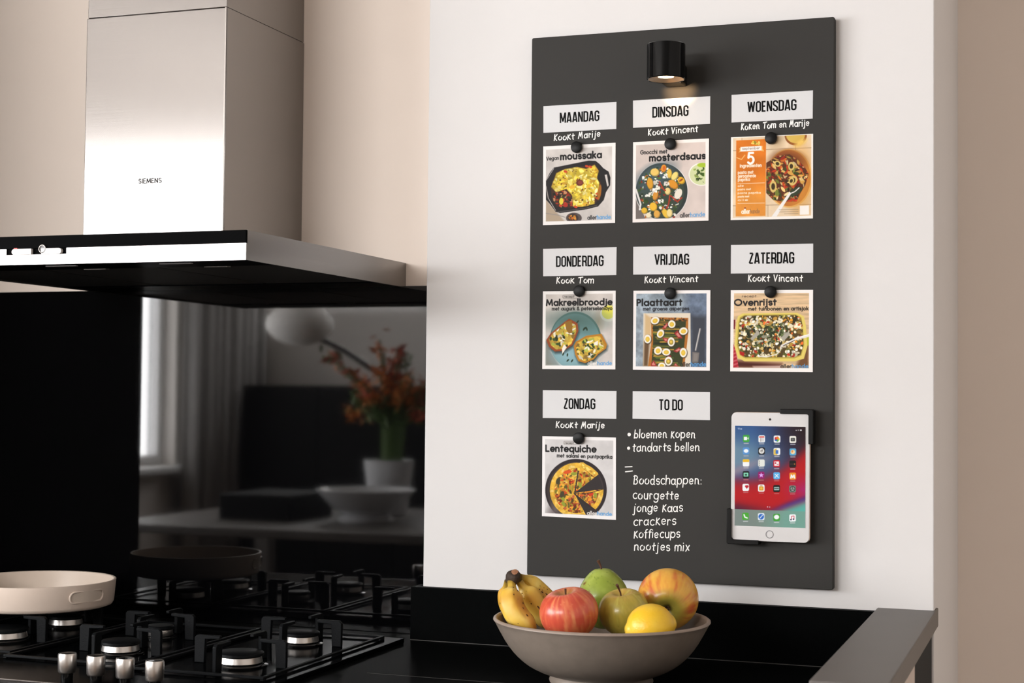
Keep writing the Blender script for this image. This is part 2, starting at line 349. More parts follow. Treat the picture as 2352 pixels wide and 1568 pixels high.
class Canvas:
    """colour grid whose positions are given in millimetre-like chart units over a four-corner sheet"""
    def __init__(s, corners, nu, nv, base):
        u, v = np.meshgrid(np.linspace(0, 1, nu), np.linspace(0, 1, nv))
        (a, b, c, d) = [np.array(q, float) for q in corners]
        P = ((1-u)*(1-v))[..., None]*a+(u*(1-v))[..., None]*b+(u*v)[..., None]*c+((1-u)*v)[..., None]*d
        s.x, s.y = P[..., 0], P[..., 1]; s.u, s.v = u, v
        s.c = np.tile(np.array(base, float)/255, (nv, nu, 1)); s.px = (b[0]-a[0])/nu; s.mask = None
        s.rng = random.Random(11)
    def put(s, cov, col):
        if s.mask is not None: cov = cov*s.mask
        col = np.asarray(col, float)
        if col.ndim == 1: col = col/255
        s.c = s.c*(1-cov[..., None])+col*cov[..., None]
    def cov(s, d, soft=1): return np.clip(.5-d/(s.px*1.4*soft), 0, 1)
    def ell(s, cx, cy, rx, ry, col, ang=0, soft=1, clip=None):
        t = math.radians(ang); X = (s.x-cx)*math.cos(t)+(s.y-cy)*math.sin(t); Y = -(s.x-cx)*math.sin(t)+(s.y-cy)*math.cos(t)
        d = (np.sqrt((X/rx)**2+(Y/ry)**2)-1)*min(rx, ry); c = s.cov(d, soft)
        if clip is not None: c = c*clip
        s.put(c, col); return c
    def polycov(s, pts, soft=1):
        ins = np.zeros(s.x.shape, bool); dm = np.full(s.x.shape, 1e9); n = len(pts)
        for i in range(n):
            (x0, y0), (x1, y1) = pts[i], pts[(i+1) % n]
            if y0 != y1:
                cr = ((y0 > s.y) != (y1 > s.y)) & (s.x < (x1-x0)*(s.y-y0)/(y1-y0)+x0); ins ^= cr
            dm = np.minimum(dm, s.segd(x0, y0, x1, y1))
        return s.cov(np.where(ins, -dm, dm), soft)
    def poly(s, pts, col, soft=1): c = s.polycov(pts, soft); s.put(c, col); return c
    def rbox(s, x0, x1, y0, y1, r, col, soft=1):
        dx = np.abs(s.x-(x0+x1)/2)-(x1-x0)/2+r; dy = np.abs(s.y-(y0+y1)/2)-(y1-y0)/2+r
        d = np.hypot(np.maximum(dx, 0), np.maximum(dy, 0))+np.minimum(np.maximum(dx, dy), 0)-r
        c = s.cov(d, soft); s.put(c, col); return c
    def segd(s, x0, y0, x1, y1):
        L = (x1-x0)**2+(y1-y0)**2+1e-9; t = np.clip(((s.x-x0)*(x1-x0)+(s.y-y0)*(y1-y0))/L, 0, 1)
        return np.hypot(s.x-x0-t*(x1-x0), s.y-y0-t*(y1-y0))
    def line(s, pts, w, col, soft=1):
        d = np.full(s.x.shape, 1e9)
        for (a, b) in zip(pts[:-1], pts[1:]): d = np.minimum(d, s.segd(*a, *b))
        s.put(s.cov(d-w/2, soft), col)
    def text(s, txt, x0, y0, x1, y1, xh, w, col, gap=.34, soft=1):
        st, L = layout(txt, SANS, gap); k = (x1-x0)/L; d = np.full(s.x.shape, 1e9)
        for pl in st:
            q = [(x0+p[0]*k, y0+(y1-y0)*p[0]/L-p[1]*xh) for p in pl]
            xs = [p[0] for p in q]; ys = [p[1] for p in q]
            m = (s.x > min(xs)-w*2) & (s.x < max(xs)+w*2) & (s.y > min(ys)-w*2) & (s.y < max(ys)+w*2)
            if not m.any(): continue
            X, Y = s.x[m], s.y[m]; dd = np.full(X.shape, 1e9)
            for (ax, ay), (bx, by) in zip(q[:-1], q[1:]):
                LL = (bx-ax)**2+(by-ay)**2+1e-9; t = np.clip(((X-ax)*(bx-ax)+(Y-ay)*(by-ay))/LL, 0, 1)
                dd = np.minimum(dd, np.hypot(X-ax-t*(bx-ax), Y-ay-t*(by-ay)))
            d[m] = np.minimum(d[m], dd)
        s.put(s.cov(d-w/2, soft), col)
    def tint(s, cov, amp, scale, seed=0):
        cov = cov if s.mask is None else cov*s.mask
        n = fbm(s.x/scale+seed, s.y/scale+3*seed, np.zeros_like(s.x)+seed, 4)-.5
        s.c = np.clip(s.c*(1+cov[..., None]*amp*2*n[..., None]), 0, 1)
    def scatter(s, cov, n, pal, r0, r1, seed, asp=(.4, 1)):
        R = random.Random(seed); ys, xs = np.nonzero(cov > .6)
        for k in range(n):
            i = R.randrange(len(ys)); px, py = s.x[ys[i], xs[i]], s.y[ys[i], xs[i]]
            r = R.uniform(r0, r1); q = r*R.uniform(*asp); col = np.array(R.choice(pal), float)*R.uniform(.85, 1.12); an = R.uniform(0, 180)
            m = (np.abs(s.x-px) < r*1.6) & (np.abs(s.y-py) < r*1.6)
            if not m.any(): continue
            t = math.radians(an); X = (s.x[m]-px)*math.cos(t)+(s.y[m]-py)*math.sin(t); Y = -(s.x[m]-px)*math.sin(t)+(s.y[m]-py)*math.cos(t)
            d = (np.sqrt((X/r)**2+(Y/q)**2)-1)*q; c = np.clip(.5-d/(s.px*1.4), 0, 1)*cov[m]
            if s.mask is not None: c = c*s.mask[m]
            s.c[m] = s.c[m]*(1-c[:, None])+np.clip(col, 0, 255)/255*c[:, None]
    def sheet(s, corners3, thick, name, mats, parent=None, inward=(0, 1, 0)):
        nv, nu = s.u.shape; A, B, Cc, Dd = [np.array(q) for q in corners3]; u, v = s.u[..., None], s.v[..., None]
        P = ((1-u)*(1-v))*A+(u*(1-v))*B+(u*v)*Cc+((1-u)*v)*Dd
        vs = P.reshape(-1, 3); idx = np.arange(nu*nv).reshape(nv, nu)
        F = np.stack([idx[:-1, :-1], idx[1:, :-1], idx[1:, 1:], idx[:-1, 1:]], -1).reshape(-1, 4)
        per = list(idx[0, :])+list(idx[1:, -1])+list(idx[-1, -2::-1])+list(idx[-2:0:-1, 0])
        off = np.array(inward)*thick; back = vs[per]+off; n0 = len(vs); k = len(per)
        vs = np.concatenate([vs, back]); F = F.tolist()+[(per[(i+1) % k], per[i], n0+i, n0+(i+1) % k) for i in range(k)]+[tuple(n0+i for i in range(k))]
        col = np.concatenate([(lin(np.clip(s.c, 0, 1))**1.1).reshape(-1, 3), np.full((k, 3), .8)]); col = np.concatenate([col, np.ones((len(col), 1))], 1)
        mb = MB(); mb.v = [tuple(q) for q in vs]; mb.f = [tuple(q) for q in F]; mb.m = [0]*len(F)
        return mb.build(name, mats, parent, smooth=0, colours=col, recalc=False)

# ------------------------------------------------------------------ the setting
YB, YP, YR = .066, .018, .557        # back wall, pier face, recess wall
PX0, PX1 = -.1945, .6556             # pier edges
HX, RX, REAR = WALL_X, 2.5, -5.0
struct(MB().box(HX, PX0, YB, YB+.12, FLOOR_Z, CEIL_Z).build('wall_back', M['beige']))
struct(MB().box(PX0, PX1, YP, YR+.12, FLOOR_Z, CEIL_Z).build('wall_pier', M['pier'], bevel=.002))
struct(MB().box(PX1, RX, YR, YR+.12, FLOOR_Z, CEIL_Z).build('wall_recess', M['beige']))
w = MB(); y0, y1, z0, z1 = WIN_Y0, WIN_Y1, WIN_Z0, WIN_Z1
w.box(HX-.14, HX, REAR, y0, FLOOR_Z, CEIL_Z).box(HX-.14, HX, y1, YB+.12, FLOOR_Z, CEIL_Z).box(HX-.14, HX, y0, y1, FLOOR_Z, z0).box(HX-.14, HX, y0, y1, z1, CEIL_Z)
struct(w.build('wall_left', M['room']))
w = MB(); w.box(HX-.14, RW_X0, REAR-.14, REAR, FLOOR_Z, CEIL_Z).box(RW_X1, RX+.12, REAR-.14, REAR, FLOOR_Z, CEIL_Z).box(RW_X0, RW_X1, REAR-.14, REAR, FLOOR_Z, RW_Z0).box(RW_X0, RW_X1, REAR-.14, REAR, RW_Z1, CEIL_Z)
struct(w.build('wall_rear', M['room']))
win = struct(MB().box(RW_X0, RW_X1, REAR-.10, REAR-.094, RW_Z0, RW_Z1).build('window_2', M['glass']))
fr = MB(); t = .05
fr.box(RW_X0, RW_X0+t, REAR-.12, REAR-.07, RW_Z0, RW_Z1).box(RW_X1-t, RW_X1, REAR-.12, REAR-.07, RW_Z0, RW_Z1).box(RW_X0+t, RW_X1-t, REAR-.12, REAR-.07, RW_Z0, RW_Z0+t).box(RW_X0+t, RW_X1-t, REAR-.12, REAR-.07, RW_Z1-t, RW_Z1)
fr.build('window_frame', M['windowframe'], win)
struct(MB().box(RX, RX+.12, REAR, YR+.12, FLOOR_Z, CEIL_Z).build('wall_right', M['room']))
struct(MB().box(HX-.14, RX+.12, REAR-.12, YR+.12, FLOOR_Z-.1, FLOOR_Z).build('floor', M['floor']))
struct(MB().box(HX-.14, RX+.12, REAR-.12, YR+.12, CEIL_Z, CEIL_Z+.1).build('ceiling', M['ceiling']))
win = struct(MB().box(HX-.10, HX-.094, y0, y1, z0, z1).build('window_1', M['glass']))
fr = MB(); t = .05
fr.box(HX-.12, HX-.07, y0, y0+t, z0, z1).box(HX-.12, HX-.07, y1-t, y1, z0, z1).box(HX-.12, HX-.07, y0+t, y1-t, z0, z0+t).box(HX-.12, HX-.07, y0+t, y1-t, z1-t, z1)
for q in (1/3, 2/3): fr.box(HX-.12, HX-.07, y0+(y1-y0)*q-t/2, y0+(y1-y0)*q+t/2, z0+t, z1-t)
fr.build('window_frame', M['windowframe'], win)
MB().box(HX-.07, HX+.10, y0-.05, y1+.05, z0-.03, z0).build('window_sill', M['windowframe'], win, bevel=.004)

# ------------------------------------------------------------------ worktop, upstand, glass, ledge
CZ = -.12
wt = tag(MB().box(-1.21, .568, -.64, YB, CZ-.04, CZ).build('worktop', M['granite'], bevel=.002), 'black stone worktop carrying the gas hob and fruit bowl', 'worktop')
MB().box(-.142, .566, -.3205, -.3195, CZ-.002, CZ+.0002).build('joint', M['seam'], wt, label='thin pale joint line in the black worktop')
struct(MB().box(-1.21, .568, -.58, YB, FLOOR_Z, CZ-.04).build('trim_base_cabinet', M['tall']))
up = tag(MB().box(-.210, .568, 0, YP, CZ, -.030).build('upstand', M['granite'], bevel=.0015), 'low black stone upstand along the foot of the white wall behind the fruit bowl', 'upstand')
MB().box(-.209, .566, -.0012, 0, CZ, CZ+.0012).build('sealant_line', M['seam'], up, label='thin pale sealant line')
tag(MB().box(-1.21, -.196, .060, YB-.0008, CZ, .4895).build('backsplash', M['blackglass'], bevel=.001), 'glossy black glass panel on the wall behind the hob, mirroring the room', 'backsplash')
led = thing('raised_ledge', (.613, -.31, FLOOR_Z), 'grey raised ledge running out from the white wall at the right end of the worktop', 'ledge')
MB().box(.570, .659, -.66, .055, -.0545, -.0255).build('slab', M['bar'], led, bevel=.0015)
MB().box(.572, .652, -.30, .017, FLOOR_Z, -.0545).build('support_panel', M['panel'], led, label='dark blue grey support panel')
MB().box(.575, .6555, -.655, -.30, FLOOR_Z, -.0545).build('side_panel', M['cabinet'], led, label='beige side panel')

# ------------------------------------------------------------------ cooker hood
hood = thing('cooker_hood', (-.573, -.2, .487), 'brushed steel chimney cooker hood above the gas hob', 'cooker hood')
HX0, HX1, HY, HZ0, HZ1 = -.893, -.2537, -.5075, .4875, .5305
def seg_box(x0, x1, yb, yf, z0, z1, name, lab=None):
    o = MB().box(x0, x1, yf, yb, z0, z1).build(name, [M['steel'], M['darksteel']], hood, bevel=.0012, label=lab); return o
CHX0, CHX1, CHY, CHZ = -.7335, -.4605, -.2126, .9362
lower = seg_box(CHX0, CHX1, .0655, CHY, HZ1, CHZ, 'lower_chimney')
upper = seg_box(CHX0+.0012, CHX1-.0012, .0655, CHY+.0012, CHZ+.0006, CEIL_Z, 'upper_chimney')
MB().box(CHX1-.004, CHX1-.0015, CHY-.0006, CHY+.014, HZ1, CHZ).build('edge_fold', M['darksteel'], lower)
st, L = layout('SIEMENS', SANS, .30)
k = .0442/L
MB().ribbon(st, .26, lambda x, y: (-.6247+x*k, CHY-.0004, .6490+y*k*.92)).build('lettering', M['ink'], lower, smooth=0, label='small grey maker name lettering')
can = MB(); ww = .0022
can.box(HX0, HX1, HY+.004, .0655, HZ1-.003, HZ1).box(HX0, HX0+.004, HY+.004, .0655, HZ0, HZ1-.003).box(HX1-.004, HX1, HY+.004, .0655, HZ0, HZ1-.003).box(HX0+.004, HX1-.004, .0615, .0655, HZ0, HZ1-.003)
can.build('canopy', M['steel'], hood)
MB().box(HX0, HX1, HY, HY+.004, .5115, HZ1).build('glass_band', M['band'], hood, bevel=.0005, label='black glass control band')
strip = MB().prism([(HX0, HZ0), (HX1, HZ0), (HX1, .5115), (-.556, .5115), (-.556, .5025), (-.663, .5025), (-.663, .5115), (HX0, .5115)], 1, HY, HY+.004)
strip.build('front_strip', M['steel'], hood, label='bright steel strip under the glass band')
MB().box(-.663, -.556, HY+.002, HY+.004, .5025, .5115).build('control_recess', M['band'], hood)
def rocker(x0, x1, left):
    r = .0042; z0, z1 = .5026, .5112; h = (z1-z0)/2; zc = (z0+z1)/2
    if left: p = [(x1, z0), (x1, z1)]+[(x0+h+h*math.cos(a), zc+h*math.sin(a)) for a in np.linspace(PI/2, 1.5*PI, 9)]
    else: p = [(x0, z1), (x0, z0)]+[(x1-h+h*math.cos(a), zc+h*math.sin(a)) for a in np.linspace(-PI/2, PI/2, 9)]
    return MB().prism(p, 1, HY-.003, HY+.002)
r1 = rocker(-.6515, -.6165, True).build('switch', M['switch'], hood, label='white rounded switch with a red mark')
MB().box(-.648, -.642, HY-.0025, HY, .5112, .5128).build('indicator', mat('red_indicator', (.5, .02, .01), .4, var=.05), r1, label='red indicator mark')
rocker(-.5985, -.5632, False).build('switch', M['switch'], hood, label='white rounded switch beside a ring')
MB().lathe([(.0052, 0), (.0062, .0), (.0062, .0035), (.0052, .0035), (.0052, 0)], (-.5970, HY+.0005, .5105), 28, R=Matrix.Rotation(PI/2, 4, 'X')).build('dial_ring', M['darksteel'], hood)
MB().lathe([(0, 0), (.0051, 0), (.0051, .002), (0, .002)], (-.5970, HY+.0005, .5105), 24, R=Matrix.Rotation(PI/2, 4, 'X')).build('dial', M['print_grey'], hood)
# underside
MB().box(HX0+.004, HX1-.004, HY+.004, -.405, HZ0+.001, HZ0+.008).build('light_panel', M['band'], hood)
for xa, xb in ((-.835, -.78), (-.619, -.565), (-.419, -.365)):
    MB().box(xa, xb, -.471, -.465, HZ0-.0002, HZ0+.002).build('hood_lamp', M['print_grey'], hood, label='slim rectangular lamp in the underside')
for i, (xa, xb) in enumerate(((-.885, -.692), (-.688, -.478), (-.474, -.262))):
    f = MB().box(xa, xb, -.402, -.036, HZ0+.003, HZ0+.010).build('grease_filter', M['filter'], hood, bevel=.002)
    MB().box((xa+xb)/2-.02, (xa+xb)/2+.02, -.395, -.385, HZ0+.001, HZ0+.004).build('latch', M['darksteel'], f)
MB().box(HX0+.004, HX1-.004, HY+.004, .0615, HZ0+.011, HZ0+.013).build('baffle_plate', M['band'], hood)
MB().box(HX0+.004, HX1-.004, -.036, .0615, HZ0+.001, HZ0+.008).build('rear_panel', M['band'], hood)

# ------------------------------------------------------------------ gas hob
HG = -.112
hob = thing('gas_hob', (-.59, -.32, CZ), 'black glass gas hob with four steel knobs under the cooker hood', 'gas hob')
MB().box(-.985, -.205, -.605, -.035, CZ, HG).build('glass_plate', M['hobglass'], hob, bevel=.0015)
MB().box(-.986, -.204, -.609, -.605, CZ, HG+.001).build('front_trim', M['steel'], hob, bevel=.0005, label='bright steel front trim')
BURN = [(-.326, -.375, .034), (-.334, -.160, .029), (-.552, -.352, .030), (-.800, -.310, .036), (-.582, -.190, .022), (-.80, -.145, .030)]
for x, y, r in BURN:
    b = MB().lathe([(r*1.22, 0), (r*1.22, .002), (r*1.05, .0035), (r*1.0, .0035), (r*1.0, .0042)], (x, y, HG), 40).build('burner', M['blackmetal'], hob)
    MB().lathe([(r*.94, .0040), (r*.98, .0055), (r*.93, .0140), (r*.88, .0150)], (x, y, HG), 40).build('burner_ring', M['knobsteel'], b, label='polished steel burner ring')
    MB().lathe([(r*.98, .0150), (r*1.04, .0162), (r*1.03, .0195), (r*.95, .0212), (0, .0216)], (x, y, HG), 40).build('burner_cap', M['iron'], b, label='matt black burner cap')
GT = -.0700
def grate(x0, x1, y0, y1, burners):
    t = .0032; q = .004; f = MB()
    f.box(x0, x1, y0, y0+q*1.5, HG+.002, HG+.006).box(x0, x1, y1-q*1.5, y1, HG+.002, HG+.006).box(x0, x0+q*1.5, y0+q*1.5, y1-q*1.5, HG+.002, HG+.006).box(x1-q*1.5, x1, y0+q*1.5, y1-q*1.5, HG+.002, HG+.006)
    for xx in (x0, x1-q*1.5):
        for yy in (y0, y1-q*1.5): f.box(xx, xx+q*1.5, yy, yy+q*1.5, HG, HG+.002)
    o = f.build('pan_support', M['iron'], hob, bevel=.0008, label='black cast iron pan support')
    for (x, y, r) in burners:
        ro, ri = r+.044, r*1.0
        for s in (-1, 1):
            for ax, c in ((1, x), (0, y)):
                e = c+s*ro
                P = [(e-s*.017, HG), (e, HG), (e, GT-.004), (e-s*.004, GT), (c+s*ri, GT), (c+s*ri, GT-.0048), (e-s*.0185, GT-.0062)]
                m_ = y if ax == 1 else x
                MB().prism(P, ax, m_-t, m_+t).build('lug', M['iron'], o, bevel=.001)
    return o
grate(-.452, -.230, -.48, -.06, BURN[:2])
grate(-.690, -.462, -.46, -.06, [BURN[2], BURN[4]])
grate(-.930, -.700, -.43, -.06, [BURN[3], BURN[5]])
for i, (x, y) in enumerate(((-.4895, -.5795), (-.4405, -.5815), (-.3915, -.5835), (-.3425, -.5855))):
    kb = MB().lathe([(.0112, .011), (.0125, .013), (.0131, .036), (.0122, .0385), (.0112, .0378), (0, .0376)], (x, y, HG), 40, mats=None).build('knob', M['knobsteel'], hob, label='turned steel control knob')
    MB().lathe([(.0085, 0), (.0085, .011), (.0, .011)], (x, y, HG), 24).build('knob_stem', M['blackmetal'], kb)
    MB().lathe([(.0112, .0378), (0, .0384)], (x, y, HG), 32).build('knob_top', M['blackmetal'], kb, label='dark top disc')

# ------------------------------------------------------------------ shallow pan on the hob
PC = (-.820, -.200, GT)
pan = thing('pan', PC, 'round shallow cream pan standing on the left rear burner', 'pan')
R0 = .131
prof = [(0, .0005), (R0*.90, .0005), (R0*.955, .003), (R0*.975, .008), (R0, .0435), (R0*.999, .0450), (R0-.0022, .0455)]
MB().lathe(prof, PC, 96).build('pan_body', M['pan'], pan, smooth=50)
MB().lathe([(R0-.0022, .0455), (R0-.0045, .0448), (R0*.975-.0045, .009), (R0*.93, .0045), (0, .004)], PC, 96).build('pan_lining', M['panin'], pan, smooth=50, label='pale ceramic lining')
def handle_ring(ang):
    mb = MB(); pts = []
    hw, hz = .0355, .0092; zc = .0255
    per = [( hw-hz+hz*math.cos(a), hz*math.sin(a)) for a in np.linspace(-PI/2, PI/2, 10)]+[(-hw+hz+hz*math.cos(a), hz*math.sin(a)) for a in np.linspace(PI/2, 1.5*PI, 10)]
    for (q, z) in per+per[:1]:
        rr_ = R0*(.975+.025*(zc+z-.008)/.0355)+.0008; a = ang+q/R0
        pts.append((PC[0]+rr_*math.cos(a), PC[1]+rr_*math.sin(a), PC[2]+zc+z))
    mb.tube(pts, .0017, 8)
    o = mb.build('handle', M['pan'], pan, label='oval raised grip on the side')
    inn = MB(); vs = []; n = len(per)
    for (q, z) in per:
        rr_ = R0*(.975+.025*(zc+z-.008)/.0355)+.0006; a = ang+q/R0
        vs.append((PC[0]+rr_*math.cos(a), PC[1]+rr_*math.sin(a), PC[2]+zc+z))
    m2 = 10; vv = []; ff = []
    for i in range(m2+1):
        j = i; tt = -1+2*i/m2
        x_ = tt*hw; h_ = hz if abs(x_) < hw-hz else math.sqrt(max(0, hz**2-(abs(x_)-hw+hz)**2))
        for z in (-h_, h_):
            rr_ = R0*(.975+.025*(zc+z-.008)/.0355)+.0004; a = ang+x_/R0
            vv.append((PC[0]+rr_*math.cos(a), PC[1]+rr_*math.sin(a), PC[2]+zc+z))
    ff = [(2*i, 2*i+2, 2*i+3, 2*i+1) for i in range(m2)]
    inn.add(vv, ff).build('grip_inset', M['panin'], o)
handle_ring(math.radians(-15)); handle_ring(math.radians(165))

# ------------------------------------------------------------------ blackboard with its writing
BW, BH = .5045, .900
board = tag(MB().prism(rrect(0, BW, 0, BH, .003, 3), 1, 0, YP-.0005).build('memo_board', M['board'], bevel=.0012, origin=(BW/2, YP, 0)), 'tall dark grey magnetic memo board hung on the white wall', 'memo board')
R = random.Random(5)
def handwrite(txt, a, b, xh, w=.00165):
    st, L = layout(txt, HAND, .30); k = (b[0]-a[0])/L; out = []
    for pl in st:
        ox, oz = R.uniform(-.04, .04), R.uniform(-.06, .06); sl = .06+R.uniform(-.05, .05)
        q = []
        for x, y in pl:
            X = x+ox+y*sl; Y = y+oz
            q.append((a[0]+X*k, a[1]+(b[1]-a[1])*X/L+Y*xh))
        out.append(q)
    MB().ribbon(out, w, lambda x, z: (x, -.0004, z)).build('handwriting', M['chalk'], board, smooth=0, label='white handwritten line on the dark board')
for t, a, b, xh in [('Kookt Marije', (.0412, .7242), (.1220, .7277), .0068), ('Kookt Vincent', (.2034, .7257), (.2858, .7281), .0066), ('Koken Tom en Marije', (.3570, .7274), (.4654, .7292), .0066),
    ('Kook Tom', (.0481, .4856), (.1125, .4849), .0066), ('Kookt Vincent', (.1994, .4839), (.2872, .4847), .0066), ('Kookt Vincent', (.3693, .4840), (.4555, .4829), .0066),
    ('Kookt Marije', (.0494, .2455), (.1330, .2464), .0068), ('bloemen kopen', (.1834, .2309), (.2844, .2331), .0085), ('tandarts bellen', (.1807, .2096), (.2916, .2125), .0085),
    ('Boodschappen:', (.1829, .1557), (.2956, .1588), .0092), ('courgette', (.1820, .1319), (.2584, .1336), .0090), ('jonge kaas', (.1828, .1111), (.2641, .1144), .0088),
    ('crackers', (.1834, .0891), (.2534, .0928), .0090), ('koffiecups', (.1840, .0687), (.2603, .0724), .0088), ('nootjes mix', (.1848, .0488), (.2761, .0519), .0088)]:
    handwrite(t, a, b, xh)
for (x, z), r in (((.1746, .2364), .0029), ((.1738, .2141), .0026)):
    MB().add([(x+r*math.cos(a), -.0004, z+r*math.sin(a)) for a in np.linspace(0, 2*PI, 17)[:-1]], [tuple(range(16))]).build('bullet_point', M['chalk'], board, smooth=0)
MB().ribbon([[(.1683, .1834), (.1798, .1842)], [(.1689, .1756), (.1804, .1772)]], .0017, lambda x, z: (x, -.0004, z)).build('double_dash', M['chalk'], board, smooth=0)

# ------------------------------------------------------------------ day labels
LABS = [('MAANDAG', [(0.0219, 0.7834), (0.1489, 0.7838), (0.1489, 0.7390), (0.0223, 0.7384)]), ('DINSDAG', [(0.1771, 0.7845), (0.3061, 0.7845), (0.3060, 0.7397), (0.1775, 0.7394)]),
 ('WOENSDAG', [(0.3410, 0.7848), (0.4711, 0.7847), (0.4708, 0.7400), (0.3411, 0.7401)]), ('DONDERDAG', [(0.0237, 0.5434), (0.1510, 0.5436), (0.1508, 0.4975), (0.0242, 0.4977)]),
 ('VRIJDAG', [(0.1793, 0.5434), (0.3087, 0.5429), (0.3086, 0.4972), (0.1795, 0.4978)]), ('ZATERDAG', [(0.3412, 0.5426), (0.4722, 0.5419), (0.4722, 0.4958), (0.3411, 0.4968)]),
 ('ZONDAG', [(0.0255, 0.3074), (0.1526, 0.3073), (0.1526, 0.2617), (0.0257, 0.2613)]), ('TO DO', [(0.1801, 0.3072), (0.3083, 0.3066), (0.3086, 0.2616), (0.1801, 0.2623)])]
TXT = {'MAANDAG': (1286, 1377), 'DINSDAG': (1498.5, 1582), 'WOENSDAG': (1717, 1830), 'DONDERDAG': (1277, 1387), 'VRIJDAG': (1503.5, 1583.5), 'ZATERDAG': (1720, 1825), 'ZONDAG': (1295, 1368), 'TO DO': (1513.5, 1569)}
EDGE = {'MAANDAG': (1248, 1415.5), 'DINSDAG': (1453.6, 1631), 'WOENSDAG': (1680.2, 1867), 'DONDERDAG': (1247, 1416), 'VRIJDAG': (1454.2, 1633), 'ZATERDAG': (1678.7, 1867.6), 'ZONDAG': (1246.8, 1415.6), 'TO DO': (1453, 1630.7)}
LAB_TEXT = {'MAANDAG': 'white sign reading MAANDAG, first of the top row on the board', 'DINSDAG': 'white sign reading DINSDAG under the black wall lamp', 'WOENSDAG': 'white sign reading WOENSDAG above the card with an orange panel',
 'DONDERDAG': 'white sign reading DONDERDAG above the open sandwiches card', 'VRIJDAG': 'white sign reading VRIJDAG above the egg and asparagus tart card', 'ZATERDAG': 'white sign reading ZATERDAG above the yellow oven dish card',
 'ZONDAG': 'white sign reading ZONDAG above the round quiche card', 'TO DO': 'white sign reading TO DO above the handwritten lists'}
for name, c in LABS:
    P = [Vector((x, -.0007, z)) for x, z in c]
    mb = MB(); n = Vector((0, .0006, 0))
    mb.add([*P, *[p+n for p in P]], [(3, 2, 1, 0), (4, 5, 6, 7), (0, 1, 5, 4), (1, 2, 6, 5), (2, 3, 7, 6), (3, 0, 4, 7)], 0)
    st, L = layout(name, NARROW, .165); e0, e1 = EDGE[name]; t0, t1 = TXT[name]
    ua, ub = (t0-e0)/(e1-e0)+.010, (t1-e0)/(e1-e0)-.010; va, vb = .665, .285
    def m3(x, y, P=P, ua=ua, ub=ub, L=L):
        u = ua+(ub-ua)*x/L; v = va+(vb-va)*y
        q = (1-u)*(1-v)*P[0]+u*(1-v)*P[1]+u*v*P[2]+(1-u)*v*P[3]; return (q.x, q.y-.0002, q.z)
    # strokes in letter units, cap height one; width unit scaled to the lettering width
    kx = (ub-ua)*.128/L; kz = .38*.0455
    st2 = [[(p[0]*kx, p[1]*kz) for p in pl] for pl in st]
    mb.ribbon(st2, .0025, lambda x, y: m3(x/kx, y/kz), 1, rnd=False)
    o = mb.build('day_sign', [M['label'], M['ink']], smooth=0, origin=tuple((P[0]+P[2])/2), recalc=False)
    tag(o, LAB_TEXT[name], 'sign', 'day signs on the memo board')

